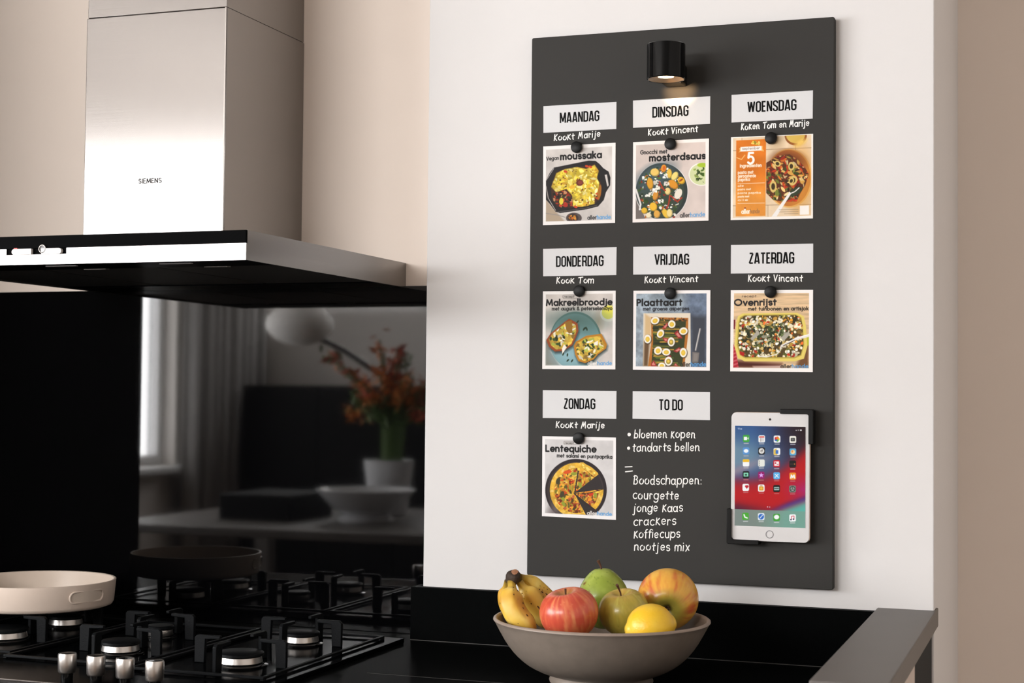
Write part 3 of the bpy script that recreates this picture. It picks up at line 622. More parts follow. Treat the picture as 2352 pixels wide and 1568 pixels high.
# ------------------------------------------------------------------ recipe cards (printed sheets)
DK = (22, 20, 20)
def brand(c, x0, y0, x1, y1, xh, w, white=False):
    xm = x0+(x1-x0)*.40; ym = y0+(y1-y0)*.40
    c.text('aller', x0, y0, xm-4, ym, xh, w, (235, 232, 228) if white else (45, 45, 48)); c.text('hande', xm+4, ym, x1, y1, xh, w, (95, 160, 215))
def card_moussaka():
    c = Canvas([(90, 590), (930, 543), (925, 1475), (88, 1502)], 230, 250, (236, 234, 232))
    ph = c.polycov([(122, 628), (890, 585), (888, 1440), (122, 1460)]); c.put(ph, (205, 200, 196)); c.tint(ph, .10, 160, 2); c.mask = ph
    c.poly([(122, 1200), (122, 1460), (345, 1460), (200, 1300)], (176, 160, 140), 4)
    c.poly([(122, 985), (165, 900), (215, 835), (620, 752), (700, 755), (745, 790), (790, 840), (850, 880), (872, 950), (868, 1040), (820, 1120), (795, 1210), (730, 1285), (600, 1318), (290, 1362), (235, 1345), (180, 1270), (122, 1205)], (38, 35, 36))
    c.poly([(805, 918), (832, 912), (852, 1040), (836, 1056)], (205, 200, 196))
    c.line([(124, 985), (215, 845)], 6, (190, 188, 186)); c.line([(124, 1050), (150, 1190), (235, 1330)], 9, (170, 165, 160)); c.line([(260, 1350), (590, 1305), (720, 1270)], 7, (95, 90, 90))
    inn = c.poly([(180, 1060), (240, 890), (340, 850), (480, 835), (690, 790), (740, 860), (720, 960), (760, 1000), (770, 1150), (700, 1250), (540, 1290), (420, 1300), (250, 1290), (190, 1180)], (70, 42, 30), 2)
    ch = c.polycov([(185, 1060), (245, 900), (350, 850), (490, 828), (590, 850), (690, 800), (735, 870), (715, 960), (745, 1010), (735, 1130), (690, 1190), (690, 1255), (545, 1290), (440, 1285), (430, 1160), (360, 1080), (240, 1120)], 2)
    c.put(ch, (214, 190, 70)); c.tint(ch, .35, 60, 4)
    c.scatter(ch, 170, [(236, 222, 120), (226, 200, 66), (245, 236, 170), (202, 160, 50), (240, 225, 140), (190, 170, 50)], 12, 38, 3, (.25, .6)); c.scatter(ch, 40, [(150, 100, 30), (110, 80, 25)], 5, 13, 4)
    low = c.polycov([(200, 1130), (330, 1090), (430, 1160), (435, 1280), (280, 1300), (210, 1220)])
    c.scatter(low, 70, [(30, 35, 25), (60, 60, 35), (150, 50, 30), (205, 150, 110), (30, 28, 26), (180, 70, 40)], 8, 24, 9)
    c.ell(303, 1225, 24, 40, (222, 205, 70), 5); c.ell(352, 1270, 28, 24, (170, 50, 35)); c.ell(518, 1010, 42, 36, (110, 50, 38)); c.ell(522, 1008, 26, 22, (140, 70, 55))
    for x, y in ((640, 825), (600, 818), (350, 880), (725, 1140), (720, 1190), (470, 1290)): c.ell(x, y, 22, 13, (200, 75, 35), 20)
    c.ell(745, 1120, 20, 90, (170, 110, 35), 8)
    c.ell(450, 1420, 92, 62, (90, 80, 78)); c.ell(440, 1420, 62, 48, (60, 50, 48)); c.scatter(c.polycov([(390, 1390), (470, 1380), (480, 1450), (385, 1450)]), 20, [(180, 100, 30), (130, 70, 25), (210, 150, 60)], 8, 18, 6); c.line([(122, 1365), (260, 1385), (345, 1410)], 9, (150, 145, 140))
    c.text('Vegan', 130, 752, 272, 740, 26, 7.5, DK); c.text('moussaka', 296, 742, 770, 716, 47, 18, DK)
    brand(c, 610, 1436, 872, 1426, 28, 8); return c
def card_gnocchi():
    c = Canvas([(72, 590), (953, 545), (948, 1500), (65, 1522)], 230, 250, (238, 233, 230))
    ph = c.polycov([(106, 626), (914, 585), (912, 1465), (102, 1482)]); c.put(ph, (208, 196, 190)); c.tint(ph, .08, 200, 6); c.mask = ph
    c.poly([(102, 1130), (102, 1482), (215, 1475), (150, 1330)], (120, 112, 108)); c.ell(405, 1160, 310, 335, (225, 222, 220), 0)
    c.ell(405, 1160, 302, 328, (52, 62, 60)); d = c.ell(395, 1165, 272, 300, (60, 74, 64)); c.ell(330, 990, 210, 110, (75, 95, 105), -30, 30)
    f = c.polycov([(150, 1000), (300, 900), (440, 850), (560, 930), (680, 1000), (640, 1180), (600, 1330), (560, 1470), (210, 1472), (150, 1330), (120, 1150)])
    c.scatter(f, 260, [(54, 80, 34), (40, 60, 30), (96, 120, 50), (225, 222, 210), (70, 90, 48), (190, 110, 40), (130, 50, 35), (235, 232, 222)], 7, 24, 21, (.35, .9))
    for x, y, r, q, a, col in ((328, 940, 54, 46, 0, (228, 196, 110)), (432, 895, 32, 46, 10, (220, 150, 50)), (498, 955, 30, 56, 0, (226, 190, 80)), (272, 1070, 38, 70, -5, (214, 160, 50)), (635, 1035, 46, 40, 40, (222, 175, 50)), (560, 985, 34, 58, 30, (230, 214, 130)),
            (540, 1080, 68, 44, 40, (214, 150, 46)), (336, 1210, 32, 58, 15, (212, 150, 60)), (310, 1340, 46, 52, -10, (230, 186, 60)), (352, 1425, 38, 46, 0, (220, 170, 80)), (205, 1385, 36, 36, 0, (222, 180, 50)), (455, 1420, 60, 36, 60, (228, 190, 70)), (500, 1415, 34, 50, 0, (232, 214, 150)), (478, 1160, 34, 42, 0, (228, 205, 140)), (255, 1440, 34, 32, 0, (232, 222, 190))):
        c.ell(x, y, r, q, np.array(col)*.78, a); c.ell(x-4, y-5, r*.84, q*.86, col, a)
    c.ell(434, 892, 15, 26, (205, 105, 30), 10); c.ell(632, 1030, 26, 10, (150, 70, 20), -35)
    for p in (((380, 1050), (430, 1140), (450, 1150)), ((500, 1210), (490, 1300), (470, 1350)), ((510, 1210), (590, 1280), (640, 1235))): c.line(p, 16, (170, 60, 36))
    for x, y in ((450, 985), (320, 1150), (395, 1280), (465, 1070), (240, 1200), (210, 1010)): c.scatter(c.polycov([(x-32, y-24), (x+32, y-24), (x+32, y+24), (x-32, y+24)]), 7, [(238, 236, 228)], 10, 22, int(x))
    c.ell(600, 1190, 40, 64, (228, 222, 208), 25); c.line([(105, 1140), (160, 1310), (150, 1370)], 22, (222, 220, 218))
    c.ell(868, 962, 148, 134, (238, 236, 230)); c.ell(866, 964, 134, 122, (206, 214, 168)); c.scatter(c.polycov([(770, 900), (900, 880), (900, 1060), (800, 1040)]), 26, [(80, 110, 40), (60, 80, 40), (150, 170, 90)], 6, 22, 31); c.ell(878, 855, 60, 26, (170, 195, 60))
    c.text('Gnocchi met', 160, 730, 470, 716, 28, 8.5, DK); c.text('mosterdsaus', 268, 808, 912, 778, 46, 18, DK)
    brand(c, 622, 1462, 906, 1448, 30, 8); return c
def card_pasta():
    c = Canvas([(97, 582), (1050, 543), (1048, 1525), (92, 1545)], 240, 250, (240, 236, 230))
    ph = c.polycov([(122, 592), (1030, 553), (1028, 1490), (118, 1520)]); c.put(ph, (226, 205, 176)); c.tint(ph, .07, 120, 3); c.mask = ph
    for y in (735, 1375): c.line([(118, y+4), (1030, y-30 if y < 800 else y-14)], 5, (140, 112, 84))
    for x in (225, 530, 850): c.line([(x, 590), (x, 735)] if x != 530 else [(x, 1370), (x, 1510)], 4, (150, 122, 92))
    c.ell(850, 560, 128, 118, (150, 90, 40)); c.ell(848, 556, 108, 96, (214, 184, 96)); c.ell(905, 650, 70, 30, (236, 208, 120), -30, 6); c.ell(640, 640, 60, 80, (205, 180, 145), 0, 20)
    c.ell(772, 1058, 268, 342, (226, 182, 110)); c.ell(770, 1056, 250, 326, (188, 118, 54)); c.ell(905, 1080, 90, 260, (212, 150, 62), 0, 40); c.ell(755, 880, 190, 130, (122, 66, 34), 0, 20)
    f = c.polycov([(510, 880), (640, 800), (780, 780), (880, 850), (960, 940), (1000, 1010), (960, 1140), (900, 1240), (860, 1330), (700, 1330), (590, 1310), (510, 1230)])
    c.put(f, (96, 52, 28)); c.scatter(f, 260, [(196, 68, 34), (226, 196, 130), (66, 76, 32), (216, 120, 46), (150, 44, 28), (232, 214, 160), (120, 130, 56), (60, 40, 24), (206, 160, 80)], 8, 40, 41, (.2, .55))
    for x, y, r, q, a in ((590, 1155, 40, 70, 0), (820, 1085, 46, 60, 25), (800, 1090, 30, 40, 25), (640, 890, 40, 34, 30), (800, 920, 36, 50, 0)): c.ell(x, y, r, q, (216, 190, 116), a); c.ell(x, y, r*.55, q*.55, (70, 56, 30), a)
    c.ell(845, 1215, 90, 40, (60, 70, 50), -30); c.line([(890, 1170), (840, 1215), (780, 1240)], 12, (230, 226, 220)); c.poly([(780, 1215), (800, 1235), (620, 1520), (560, 1520)], (236, 233, 230))
    c.poly([(158, 620), (508, 602), (500, 1495), (152, 1502)], (214, 124, 34)); o = c.polycov([(158, 620), (508, 602), (500, 1495), (152, 1502)]); c.put(o*np.clip((c.y-1000)/500, 0, .5), (236, 180, 96)); c.tint(o, .08, 150, 8)
    c.scatter(c.polycov([(330, 660), (350, 625), (440, 630), (440, 680)]), 22, [(232, 196, 70), (240, 210, 120), (180, 160, 60)], 8, 18, 13)
    c.poly([(190, 710), (215, 706), (215, 745), (185, 762), (200, 735)], (232, 186, 110)); c.poly([(450, 690), (470, 682), (465, 712), (485, 745), (452, 742)], (232, 186, 110)); c.poly([(208, 696), (455, 682), (455, 736), (208, 748)], (240, 238, 234)); c.text('september', 232, 728, 432, 718, 17, 4.5, (150, 130, 120))
    c.line([(165, 820), (220, 840), (260, 790)], 10, (236, 190, 120)); c.text('5', 292, 890, 368, 886, 82, 26, (246, 244, 240)); W_ = (246, 240, 230)
    c.text('ingredienten', 205, 932, 455, 924, 24, 8, W_)
    for t, y, x1 in (('pasta met', 1008, 358), ('geroosterde', 1050, 388), ('paprika', 1092, 318)): c.text(t, 180, y, x1, y-6, 22, 7, W_)
    c.line([(176, 1122), (490, 1112)], 4, W_); c.line([(176, 1352), (490, 1346)], 4, W_)
    for y, x1 in ((1158, 245), (1198, 330), (1240, 445), (1282, 310), (1322, 295)): c.text('pasta paprika' if x1 > 400 else ('pasta met' if x1 > 300 else 'olie'), 178, y, x1, y-4, 13, 5, W_)
    c.ell(262, 1405, 12, 8, (150, 60, 20)); c.text('aller', 222, 1470, 318, 1466, 32, 10, W_); c.text('hande', 324, 1466, 432, 1462, 30, 6, (150, 112, 80))
    for y in (1425, 1450, 1472): c.line([(660 if y < 1460 else 720, y), (880, y-6)], 4, (150, 128, 104))
    c.poly([(898, 1378), (1003, 1374), (1003, 1480), (898, 1484)], (240, 236, 230)); return c
def card_sandwich():
    c = Canvas([(88, 585), (945, 577), (943, 1507), (80, 1502)], 230, 250, (238, 236, 234))
    ph = c.polycov([(122, 622), (912, 612), (910, 1462), (118, 1460)]); c.put(ph, (204, 198, 193)); c.tint(ph, .09, 150, 4); c.mask = ph
    c.poly([(118, 1150), (118, 1460), (285, 1460), (180, 1290)], (130, 118, 104), 6); c.ell(745, 940, 40, 80, (190, 165, 140), 10, 20)
    c.ell(860, 850, 96, 92, (224, 222, 210)); c.ell(858, 835, 74, 78, (216, 214, 96)); c.ell(870, 800, 60, 50, (228, 222, 90), 0, 6)
    c.ell(475, 1165, 305, 340, (84, 118, 114)); c.ell(470, 1175, 292, 326, (112, 150, 152)); c.ell(470, 930, 250, 90, (84, 112, 106), 0, 40); c.ell(390, 1330, 200, 140, (150, 186, 196), 0, 60)
    def toast(poly, crust, seed):
        c.poly([(x+8, y+22) for x, y in poly], (50, 66, 68), 8); q = c.poly(poly, crust); cx = sum(p[0] for p in poly)/len(poly); cy = sum(p[1] for p in poly)/len(poly)
        i = c.polycov([(cx+(x-cx)*.86, cy+(y-cy)*.86) for x, y in poly]); c.put(i, (206, 174, 70)); c.tint(i, .3, 50, seed)
        c.scatter(i, 60, [(60, 80, 34), (46, 60, 30), (214, 186, 80), (150, 120, 50), (190, 200, 90), (222, 196, 90)], 14, 40, seed, (.35, .8)); c.scatter(i, 16, [(238, 234, 220), (228, 220, 196)], 14, 36, seed+1, (.3, .6))
    toast([(128, 1160), (180, 1080), (340, 950), (400, 908), (500, 960), (510, 1050), (480, 1130), (440, 1220), (330, 1290), (230, 1295), (160, 1240)], (150, 76, 36), 7)
    toast([(455, 1230), (480, 1180), (600, 1110), (780, 1085), (845, 1210), (835, 1260), (740, 1330), (690, 1390), (590, 1432), (510, 1410), (470, 1330)], (186, 130, 40), 17)
    c.poly([(350, 950), (430, 925), (440, 1070), (400, 1085), (365, 1040)], (150, 110, 40)); c.poly([(340, 1210), (372, 1245), (318, 1330), (316, 1260)], (238, 234, 224)); c.poly([(700, 1185), (740, 1170), (735, 1225), (690, 1215)], (238, 234, 224))
    for x, y in ((590, 1020), (575, 1030), (608, 1030), (385, 1400), (435, 1405), (500, 945), (330, 1325), (380, 1335)): c.ell(x, y, 9, 20, (40, 60, 40), (x*7) % 90-40)
    c.rbox(322, 520, 628, 668, 12, (120, 112, 108)); c.rbox(326, 516, 632, 664, 10, (208, 203, 198)); c.text('recept', 340, 658, 460, 658, 15, 5, (90, 84, 80))
    c.text('Makreelbroodje', 132, 752, 902, 742, 44, 17.5, DK); c.text('met augurk & petersel', 198, 808, 740, 804, 25, 8, DK); c.text('iemayo', 748, 804, 905, 803, 25, 8, DK)
    brand(c, 622, 1456, 900, 1452, 27, 8, True); return c
def card_tart():
    c = Canvas([(77, 577), (985, 573), (978, 1522), (70, 1510)], 235, 250, (240, 237, 236))
    ph = c.polycov([(112, 614), (940, 610), (935, 1478), (105, 1470)]); c.put(ph, (150, 162, 172)); c.tint(ph, .25, 120, 5); c.mask = ph
    c.put(np.clip((c.x-640)/160, 0, .75), (98, 112, 136)); c.tint(np.ones_like(c.x), .2, 46, 9); c.poly([(755, 870), (940, 880), (940, 1478), (760, 1478)], (70, 74, 84), 12)
    c.poly([(196, 845), (752, 842), (756, 1475), (190, 1472)], (226, 216, 198)); c.poly([(205, 1180), (270, 1180), (250, 1470), (196, 1470)], (110, 84, 56), 6); c.poly([(215, 850), (290, 900), (280, 1180), (212, 1120)], (212, 184, 140), 5)
    f = c.poly([(288, 890), (728, 900), (725, 1100), (680, 1475), (252, 1470), (290, 1180)], (180, 116, 46)); g = c.polycov([(310, 915), (700, 920), (690, 1120), (655, 1468), (290, 1462), (312, 1180)])
    c.put(g, (62, 68, 34))
    Rr = random.Random(3)
    for k in range(46):
        y = 925+k*11.8; x = 300+Rr.uniform(0, 110); L = Rr.uniform(90, 260); c.line([(x, y), (min(x+L, 690), y+Rr.uniform(-8, 14))], Rr.uniform(8, 15), Rr.choice([(96, 110, 44), (52, 62, 28), (120, 124, 50), (40, 44, 24), (190, 150, 60), (72, 80, 36)]))
    c.scatter(c.polycov([(330, 895), (715, 895), (715, 940), (330, 935)]), 40, [(60, 44, 24), (150, 90, 40), (200, 150, 80)], 7, 16, 4)
    for p in ([(415, 1020), (480, 950), (490, 985), (455, 1035)], [(560, 1080), (600, 1045), (662, 1140), (610, 1140)], [(425, 1130), (490, 1140), (480, 1190), (440, 1170)], [(550, 1290), (620, 1245), (660, 1270), (590, 1310)], [(285, 1440), (320, 1395), (360, 1470), (290, 1470)], [(440, 1400), (500, 1330), (530, 1350), (450, 1440)], [(550, 1460), (580, 1430), (610, 1470)]):
        c.poly(p, (160, 52, 50)); cx = sum(q[0] for q in p)/len(p); cy = sum(q[1] for q in p)/len(p); c.poly([(cx+(a-cx)*.55, cy+(b-cy)*.55) for a, b in p], (214, 140, 128))
    for x, y, r, q, a, yk in ((335, 930, 52, 44, -25, 1), (533, 973, 44, 46, 0, 1), (400, 1085, 40, 52, 30, 1), (670, 1055, 50, 44, -15, 1), (246, 1148, 42, 52, 0, 1), (526, 1182, 42, 54, 0, 2), (370, 1285, 46, 50, 40, 1), (468, 1302, 50, 42, 0, 1), (668, 1308, 42, 56, 0, 1), (494, 1410, 46, 54, 10, 2), (415, 1462, 44, 36, 0, 1)):
        c.ell(x+4, y+6, r+3, q+3, (60, 50, 34), a, 3); c.ell(x, y, r, q, (238, 234, 224), a); c.ell(x, y+3, r*.6, q*.58, (222, 186, 60) if yk == 1 else (150, 130, 50), a); c.ell(x-2, y, r*.38, q*.36, (232, 200, 90), a, 3)
    c.line([(865, 1030), (812, 1280)], 20, (150, 148, 148)); c.line([(862, 1030), (812, 1275)], 7, (214, 212, 210)); c.poly([(775, 1300), (856, 1308), (842, 1425), (812, 1438), (770, 1425)], (110, 106, 104)); c.poly([(785, 1310), (846, 1318), (836, 1410), (780, 1415)], (138, 132, 128), 5)
    c.text('Plaattaart', 122, 752, 652, 748, 46, 18, DK); c.text('met groene asperges', 195, 810, 735, 806, 25, 9, (40, 40, 46))
    brand(c, 635, 1470, 932, 1468, 30, 9); return c
def card_rice():
    c = Canvas([(95, 572), (1067, 567), (1063, 1538), (88, 1530)], 240, 250, (240, 237, 234))
    ph = c.polycov([(134, 608), (1020, 604), (1016, 1492), (124, 1486)]); c.put(ph, (214, 186, 150)); c.mask = ph; n = fbm(c.x/260, c.y/26, c.x*0+4, 4)-.5; c.c = np.clip(c.c*(1+.35*(n*ph)[..., None]), 0, 1)
    c.poly([(990, 1200), (1020, 1180), (1016, 1492), (860, 1492)], (120, 84, 54), 8); c.poly([(124, 1400), (420, 1420), (700, 1440), (690, 1492), (124, 1486)], (84, 40, 30), 10); c.poly([(360, 1470), (690, 1462), (690, 1492), (370, 1490)], (214, 190, 180), 5)
    c.poly([(124, 920), (150, 920), (145, 1030), (124, 1030)], (120, 30, 40)); r = c.polycov([(124, 1200), (150, 1260), (190, 1486), (124, 1486)]); c.put(r, (176, 40, 56)); c.put(r*(np.sin((c.y+c.x*.4)/7) > .3)*.5, (226, 150, 150))
    c.ell(1000, 1160, 24, 70, (190, 190, 60)); c.poly([(235, 845), (880, 838), (960, 880), (985, 1000), (1000, 1240), (960, 1380), (850, 1412), (260, 1412), (180, 1370), (140, 1240), (160, 960), (180, 880)], (226, 208, 116))
    c.poly([(260, 862), (860, 855), (930, 890), (950, 1000), (965, 1220), (930, 1345), (850, 1378), (270, 1378), (205, 1340), (165, 1220), (185, 960), (205, 890)], (190, 172, 80)); f = c.poly([(265, 872), (860, 866), (925, 900), (945, 1000), (955, 1220), (920, 1335), (850, 1362), (270, 1362), (215, 1330), (180, 1220), (200, 960), (215, 900)], (92, 74, 40))
    f = c.polycov([(265, 872), (860, 866), (925, 900), (945, 1000), (955, 1220), (920, 1335), (850, 1362), (270, 1362), (215, 1330), (180, 1220), (200, 960), (215, 900)])
    c.scatter(f, 420, [(226, 216, 184), (214, 190, 110), (190, 150, 70), (60, 66, 34), (232, 224, 200), (50, 48, 28), (150, 120, 60), (120, 124, 60), (222, 200, 130)], 8, 30, 51, (.4, 1)); c.scatter(f, 70, [(226, 160, 50), (190, 52, 34), (170, 40, 30), (228, 120, 50)], 10, 24, 52, (.35, .8))
    c.scatter(f, 130, [(240, 236, 222), (234, 226, 200)], 8, 19, 53, (.6, 1)); mid = c.polycov([(260, 1000), (480, 960), (760, 960), (780, 1080), (520, 1240), (380, 1240), (280, 1120)]); c.scatter(mid, 110, [(46, 54, 32), (76, 90, 50), (60, 70, 40), (110, 124, 80), (170, 170, 150)], 8, 34, 54, (.25, .6))
    for p in ([(330, 1140), (420, 1040), (440, 1090), (350, 1170)], [(690, 1130), (780, 1060), (800, 1090), (720, 1180)]): c.poly(p, (176, 172, 160))
    c.poly([(200, 1290), (260, 1310), (250, 1355), (205, 1330)], (180, 36, 28)); c.line([(1020, 1110), (860, 1150), (700, 1230)], 26, (230, 227, 224)); c.line([(1020, 1095), (860, 1140)], 14, (246, 244, 242)); c.line([(690, 1235), (680, 1290), (640, 1330), (520, 1360), (430, 1352)], 12, (226, 222, 214)); c.line([(850, 1165), (720, 1228)], 8, (70, 52, 40))
    c.text('recept', 232, 655, 400, 652, 16, 5, (96, 80, 66)); c.text('Ovenrijst', 142, 750, 636, 746, 45, 17.5, (36, 32, 34)); c.text('met tuinbonen en artisjok', 306, 810, 1012, 806, 25, 8.5, DK)
    brand(c, 690, 1492, 1010, 1490, 28, 9); return c
def card_quiche():
    c = Canvas([(80, 563), (935, 580), (935, 1537), (75, 1492)], 230, 250, (238, 236, 236))
    ph = c.polycov([(112, 598), (904, 615), (903, 1492), (110, 1455)]); c.put(ph, (208, 206, 206)); c.tint(ph, .07, 140, 7); c.mask = ph
    c.ell(472, 1190, 358, 362, (52, 44, 46)); c.ell(468, 1200, 330, 334, (70, 60, 60)); c.ell(470, 1200, 312, 316, (58, 52, 52)); c.ell(240, 1400, 60, 120, (110, 100, 100), 30, 20)
    disc = c.cov(np.hypot((c.x-480)/312, (c.y-1190)/318)*310-310); ang = np.degrees(np.arctan2(c.y-1225, c.x-455))
    gap1 = ((ang > -38) & (ang < -8)); gap2 = ((ang > 38) & (ang < 62)); slot = np.abs((c.x-480)+(c.y-1100)*.16) < 9; slot &= (c.y > 965) & (c.y < 1225)
    q = disc*(1-gap1)*(1-gap2*(c.y > 1240)); c.put(q, (222, 178, 66)); c.tint(q, .2, 40, 3); n = fbm(c.x/40, c.y/40, c.x*0, 3)
    c.put(q*np.clip((n-.5)*3, 0, .8), (240, 214, 140)); inn = q*c.cov(np.hypot((c.x-480)/258, (c.y-1195)/262)*258-258); c.put(inn, (206, 158, 56)); c.tint(inn, .35, 46, 5)
    c.scatter(inn, 230, [(214, 96, 34), (196, 60, 28), (228, 190, 80), (150, 140, 50), (90, 84, 40), (222, 140, 50), (236, 206, 110), (120, 60, 30)], 8, 34, 61, (.25, .6)); c.scatter(inn*(c.y > 1230), 60, [(160, 56, 34), (200, 110, 80), (110, 50, 30)], 7, 18, 62)
    for x, y in ((320, 1290), (520, 1130), (700, 1250), (450, 1000), (330, 1350)): c.ell(x, y, 34, 20, (150, 160, 60), x % 90)
    for x, y in ((265, 1085), (310, 1240)): c.ell(x, y, 24, 40, (76, 70, 46), 20)
    c.ell(375, 980, 50, 20, (218, 92, 36), -10); c.ell(650, 1240, 30, 18, (206, 66, 36), -30); c.put(slot*disc, (72, 60, 50)); c.line([(450, 1230), (540, 1235), (640, 1222), (790, 1180)], 8, (66, 52, 42)); c.line([(455, 1235), (560, 1330), (720, 1440)], 10, (60, 48, 42)); c.line([(570, 945), (690, 1040)], 9, (110, 62, 30))
    c.poly([(520, 868), (560, 868), (730, 990), (725, 1015), (690, 1040), (560, 940)], (224, 182, 72)); c.scatter(c.polycov([(540, 880), (720, 1000), (690, 1030), (560, 930)]), 20, [(240, 214, 120), (214, 160, 60)], 8, 20, 64)
    c.rbox(330, 520, 622, 660, 10, (130, 124, 122)); c.rbox(334, 516, 626, 656, 8, (212, 210, 208)); c.text('recept', 345, 652, 450, 652, 14, 5, (96, 92, 90))
    c.text('Lentequiche', 122, 738, 706, 748, 46, 17.5, DK); c.text('met salami en puntpaprika', 255, 806, 892, 824, 25, 8.5, DK)
    brand(c, 606, 1476, 886, 1490, 27, 8, True); return c
CARDS = [
 (card_moussaka, [(0.0224, 0.7154), (0.1480, 0.7161), (0.1482, 0.5837), (0.0231, 0.5833)], 'recipe card showing a black baking dish titled moussaka, under MAANDAG'),
 (card_gnocchi, [(0.1779, 0.7156), (0.3044, 0.7160), (0.3044, 0.5830), (0.1779, 0.5833)], 'recipe card showing a dark bowl of gnocchi titled mosterdsaus, under DINSDAG'),
 (card_pasta, [(0.3405, 0.7162), (0.4716, 0.7157), (0.4717, 0.5816), (0.3405, 0.5826)], 'recipe card with orange panel and large 5, under WOENSDAG'),
 (card_sandwich, [(0.0242, 0.4724), (0.1501, 0.4719), (0.1505, 0.3425), (0.0242, 0.3427)], 'recipe card showing open sandwiches on a blue plate titled Makreelbroodje'),
 (card_tart, [(0.1803, 0.4714), (0.3081, 0.4704), (0.3079, 0.3410), (0.1802, 0.3422)], 'recipe card showing an egg tart on blue slate titled Plaattaart'),
 (card_rice, [(0.3413, 0.4699), (0.4723, 0.4689), (0.4722, 0.3395), (0.3410, 0.3401)], 'recipe card showing a yellow oven dish titled Ovenrijst'),
 (card_quiche, [(0.0255, 0.2311), (0.1524, 0.2310), (0.1534, 0.0968), (0.0260, 0.0985)], 'recipe card showing a cut round quiche titled Lentequiche')]
for fn, c4, lab in CARDS:
    cv = fn()
    tag(cv.sheet([(x, -.0010, z) for x, z in c4], .0006, 'recipe_card', M['print']), lab, 'recipe card', 'recipe cards on the memo board')
MAG = [((.0819, .7111), 'black round magnet holding the moussaka card'), ((.2414, .7093), 'black round magnet holding the mosterdsaus card'), ((.4056, .7113), 'black round magnet holding the card with the orange panel'),
       ((.0886, .4718), 'black round magnet holding the Makreelbroodje card'), ((.2429, .4659), 'black round magnet holding the Plaattaart card'), ((.4058, .4662), 'black round magnet holding the Ovenrijst card'), ((.0898, .2288), 'black round magnet holding the Lentequiche card')]
mg = None
for (x, z), lab in MAG:
    if mg is None:
        mg = MB().lathe([(0, 0), (.0092, 0), (.0096, .001), (.0096, .0055), (.0090, .0068), (.0070, .0074), (0, .0076)], (0, 0, 0), 40, R=Matrix.Rotation(PI/2, 4, 'X')).build('magnet', M['magnet'], origin=(0, 0, 0)); o = mg
    else:
        o = mg.copy(); COL.objects.link(o)
    o.location = (x, -.0011, z); tag(o, lab, 'magnet', 'magnets on the memo board')

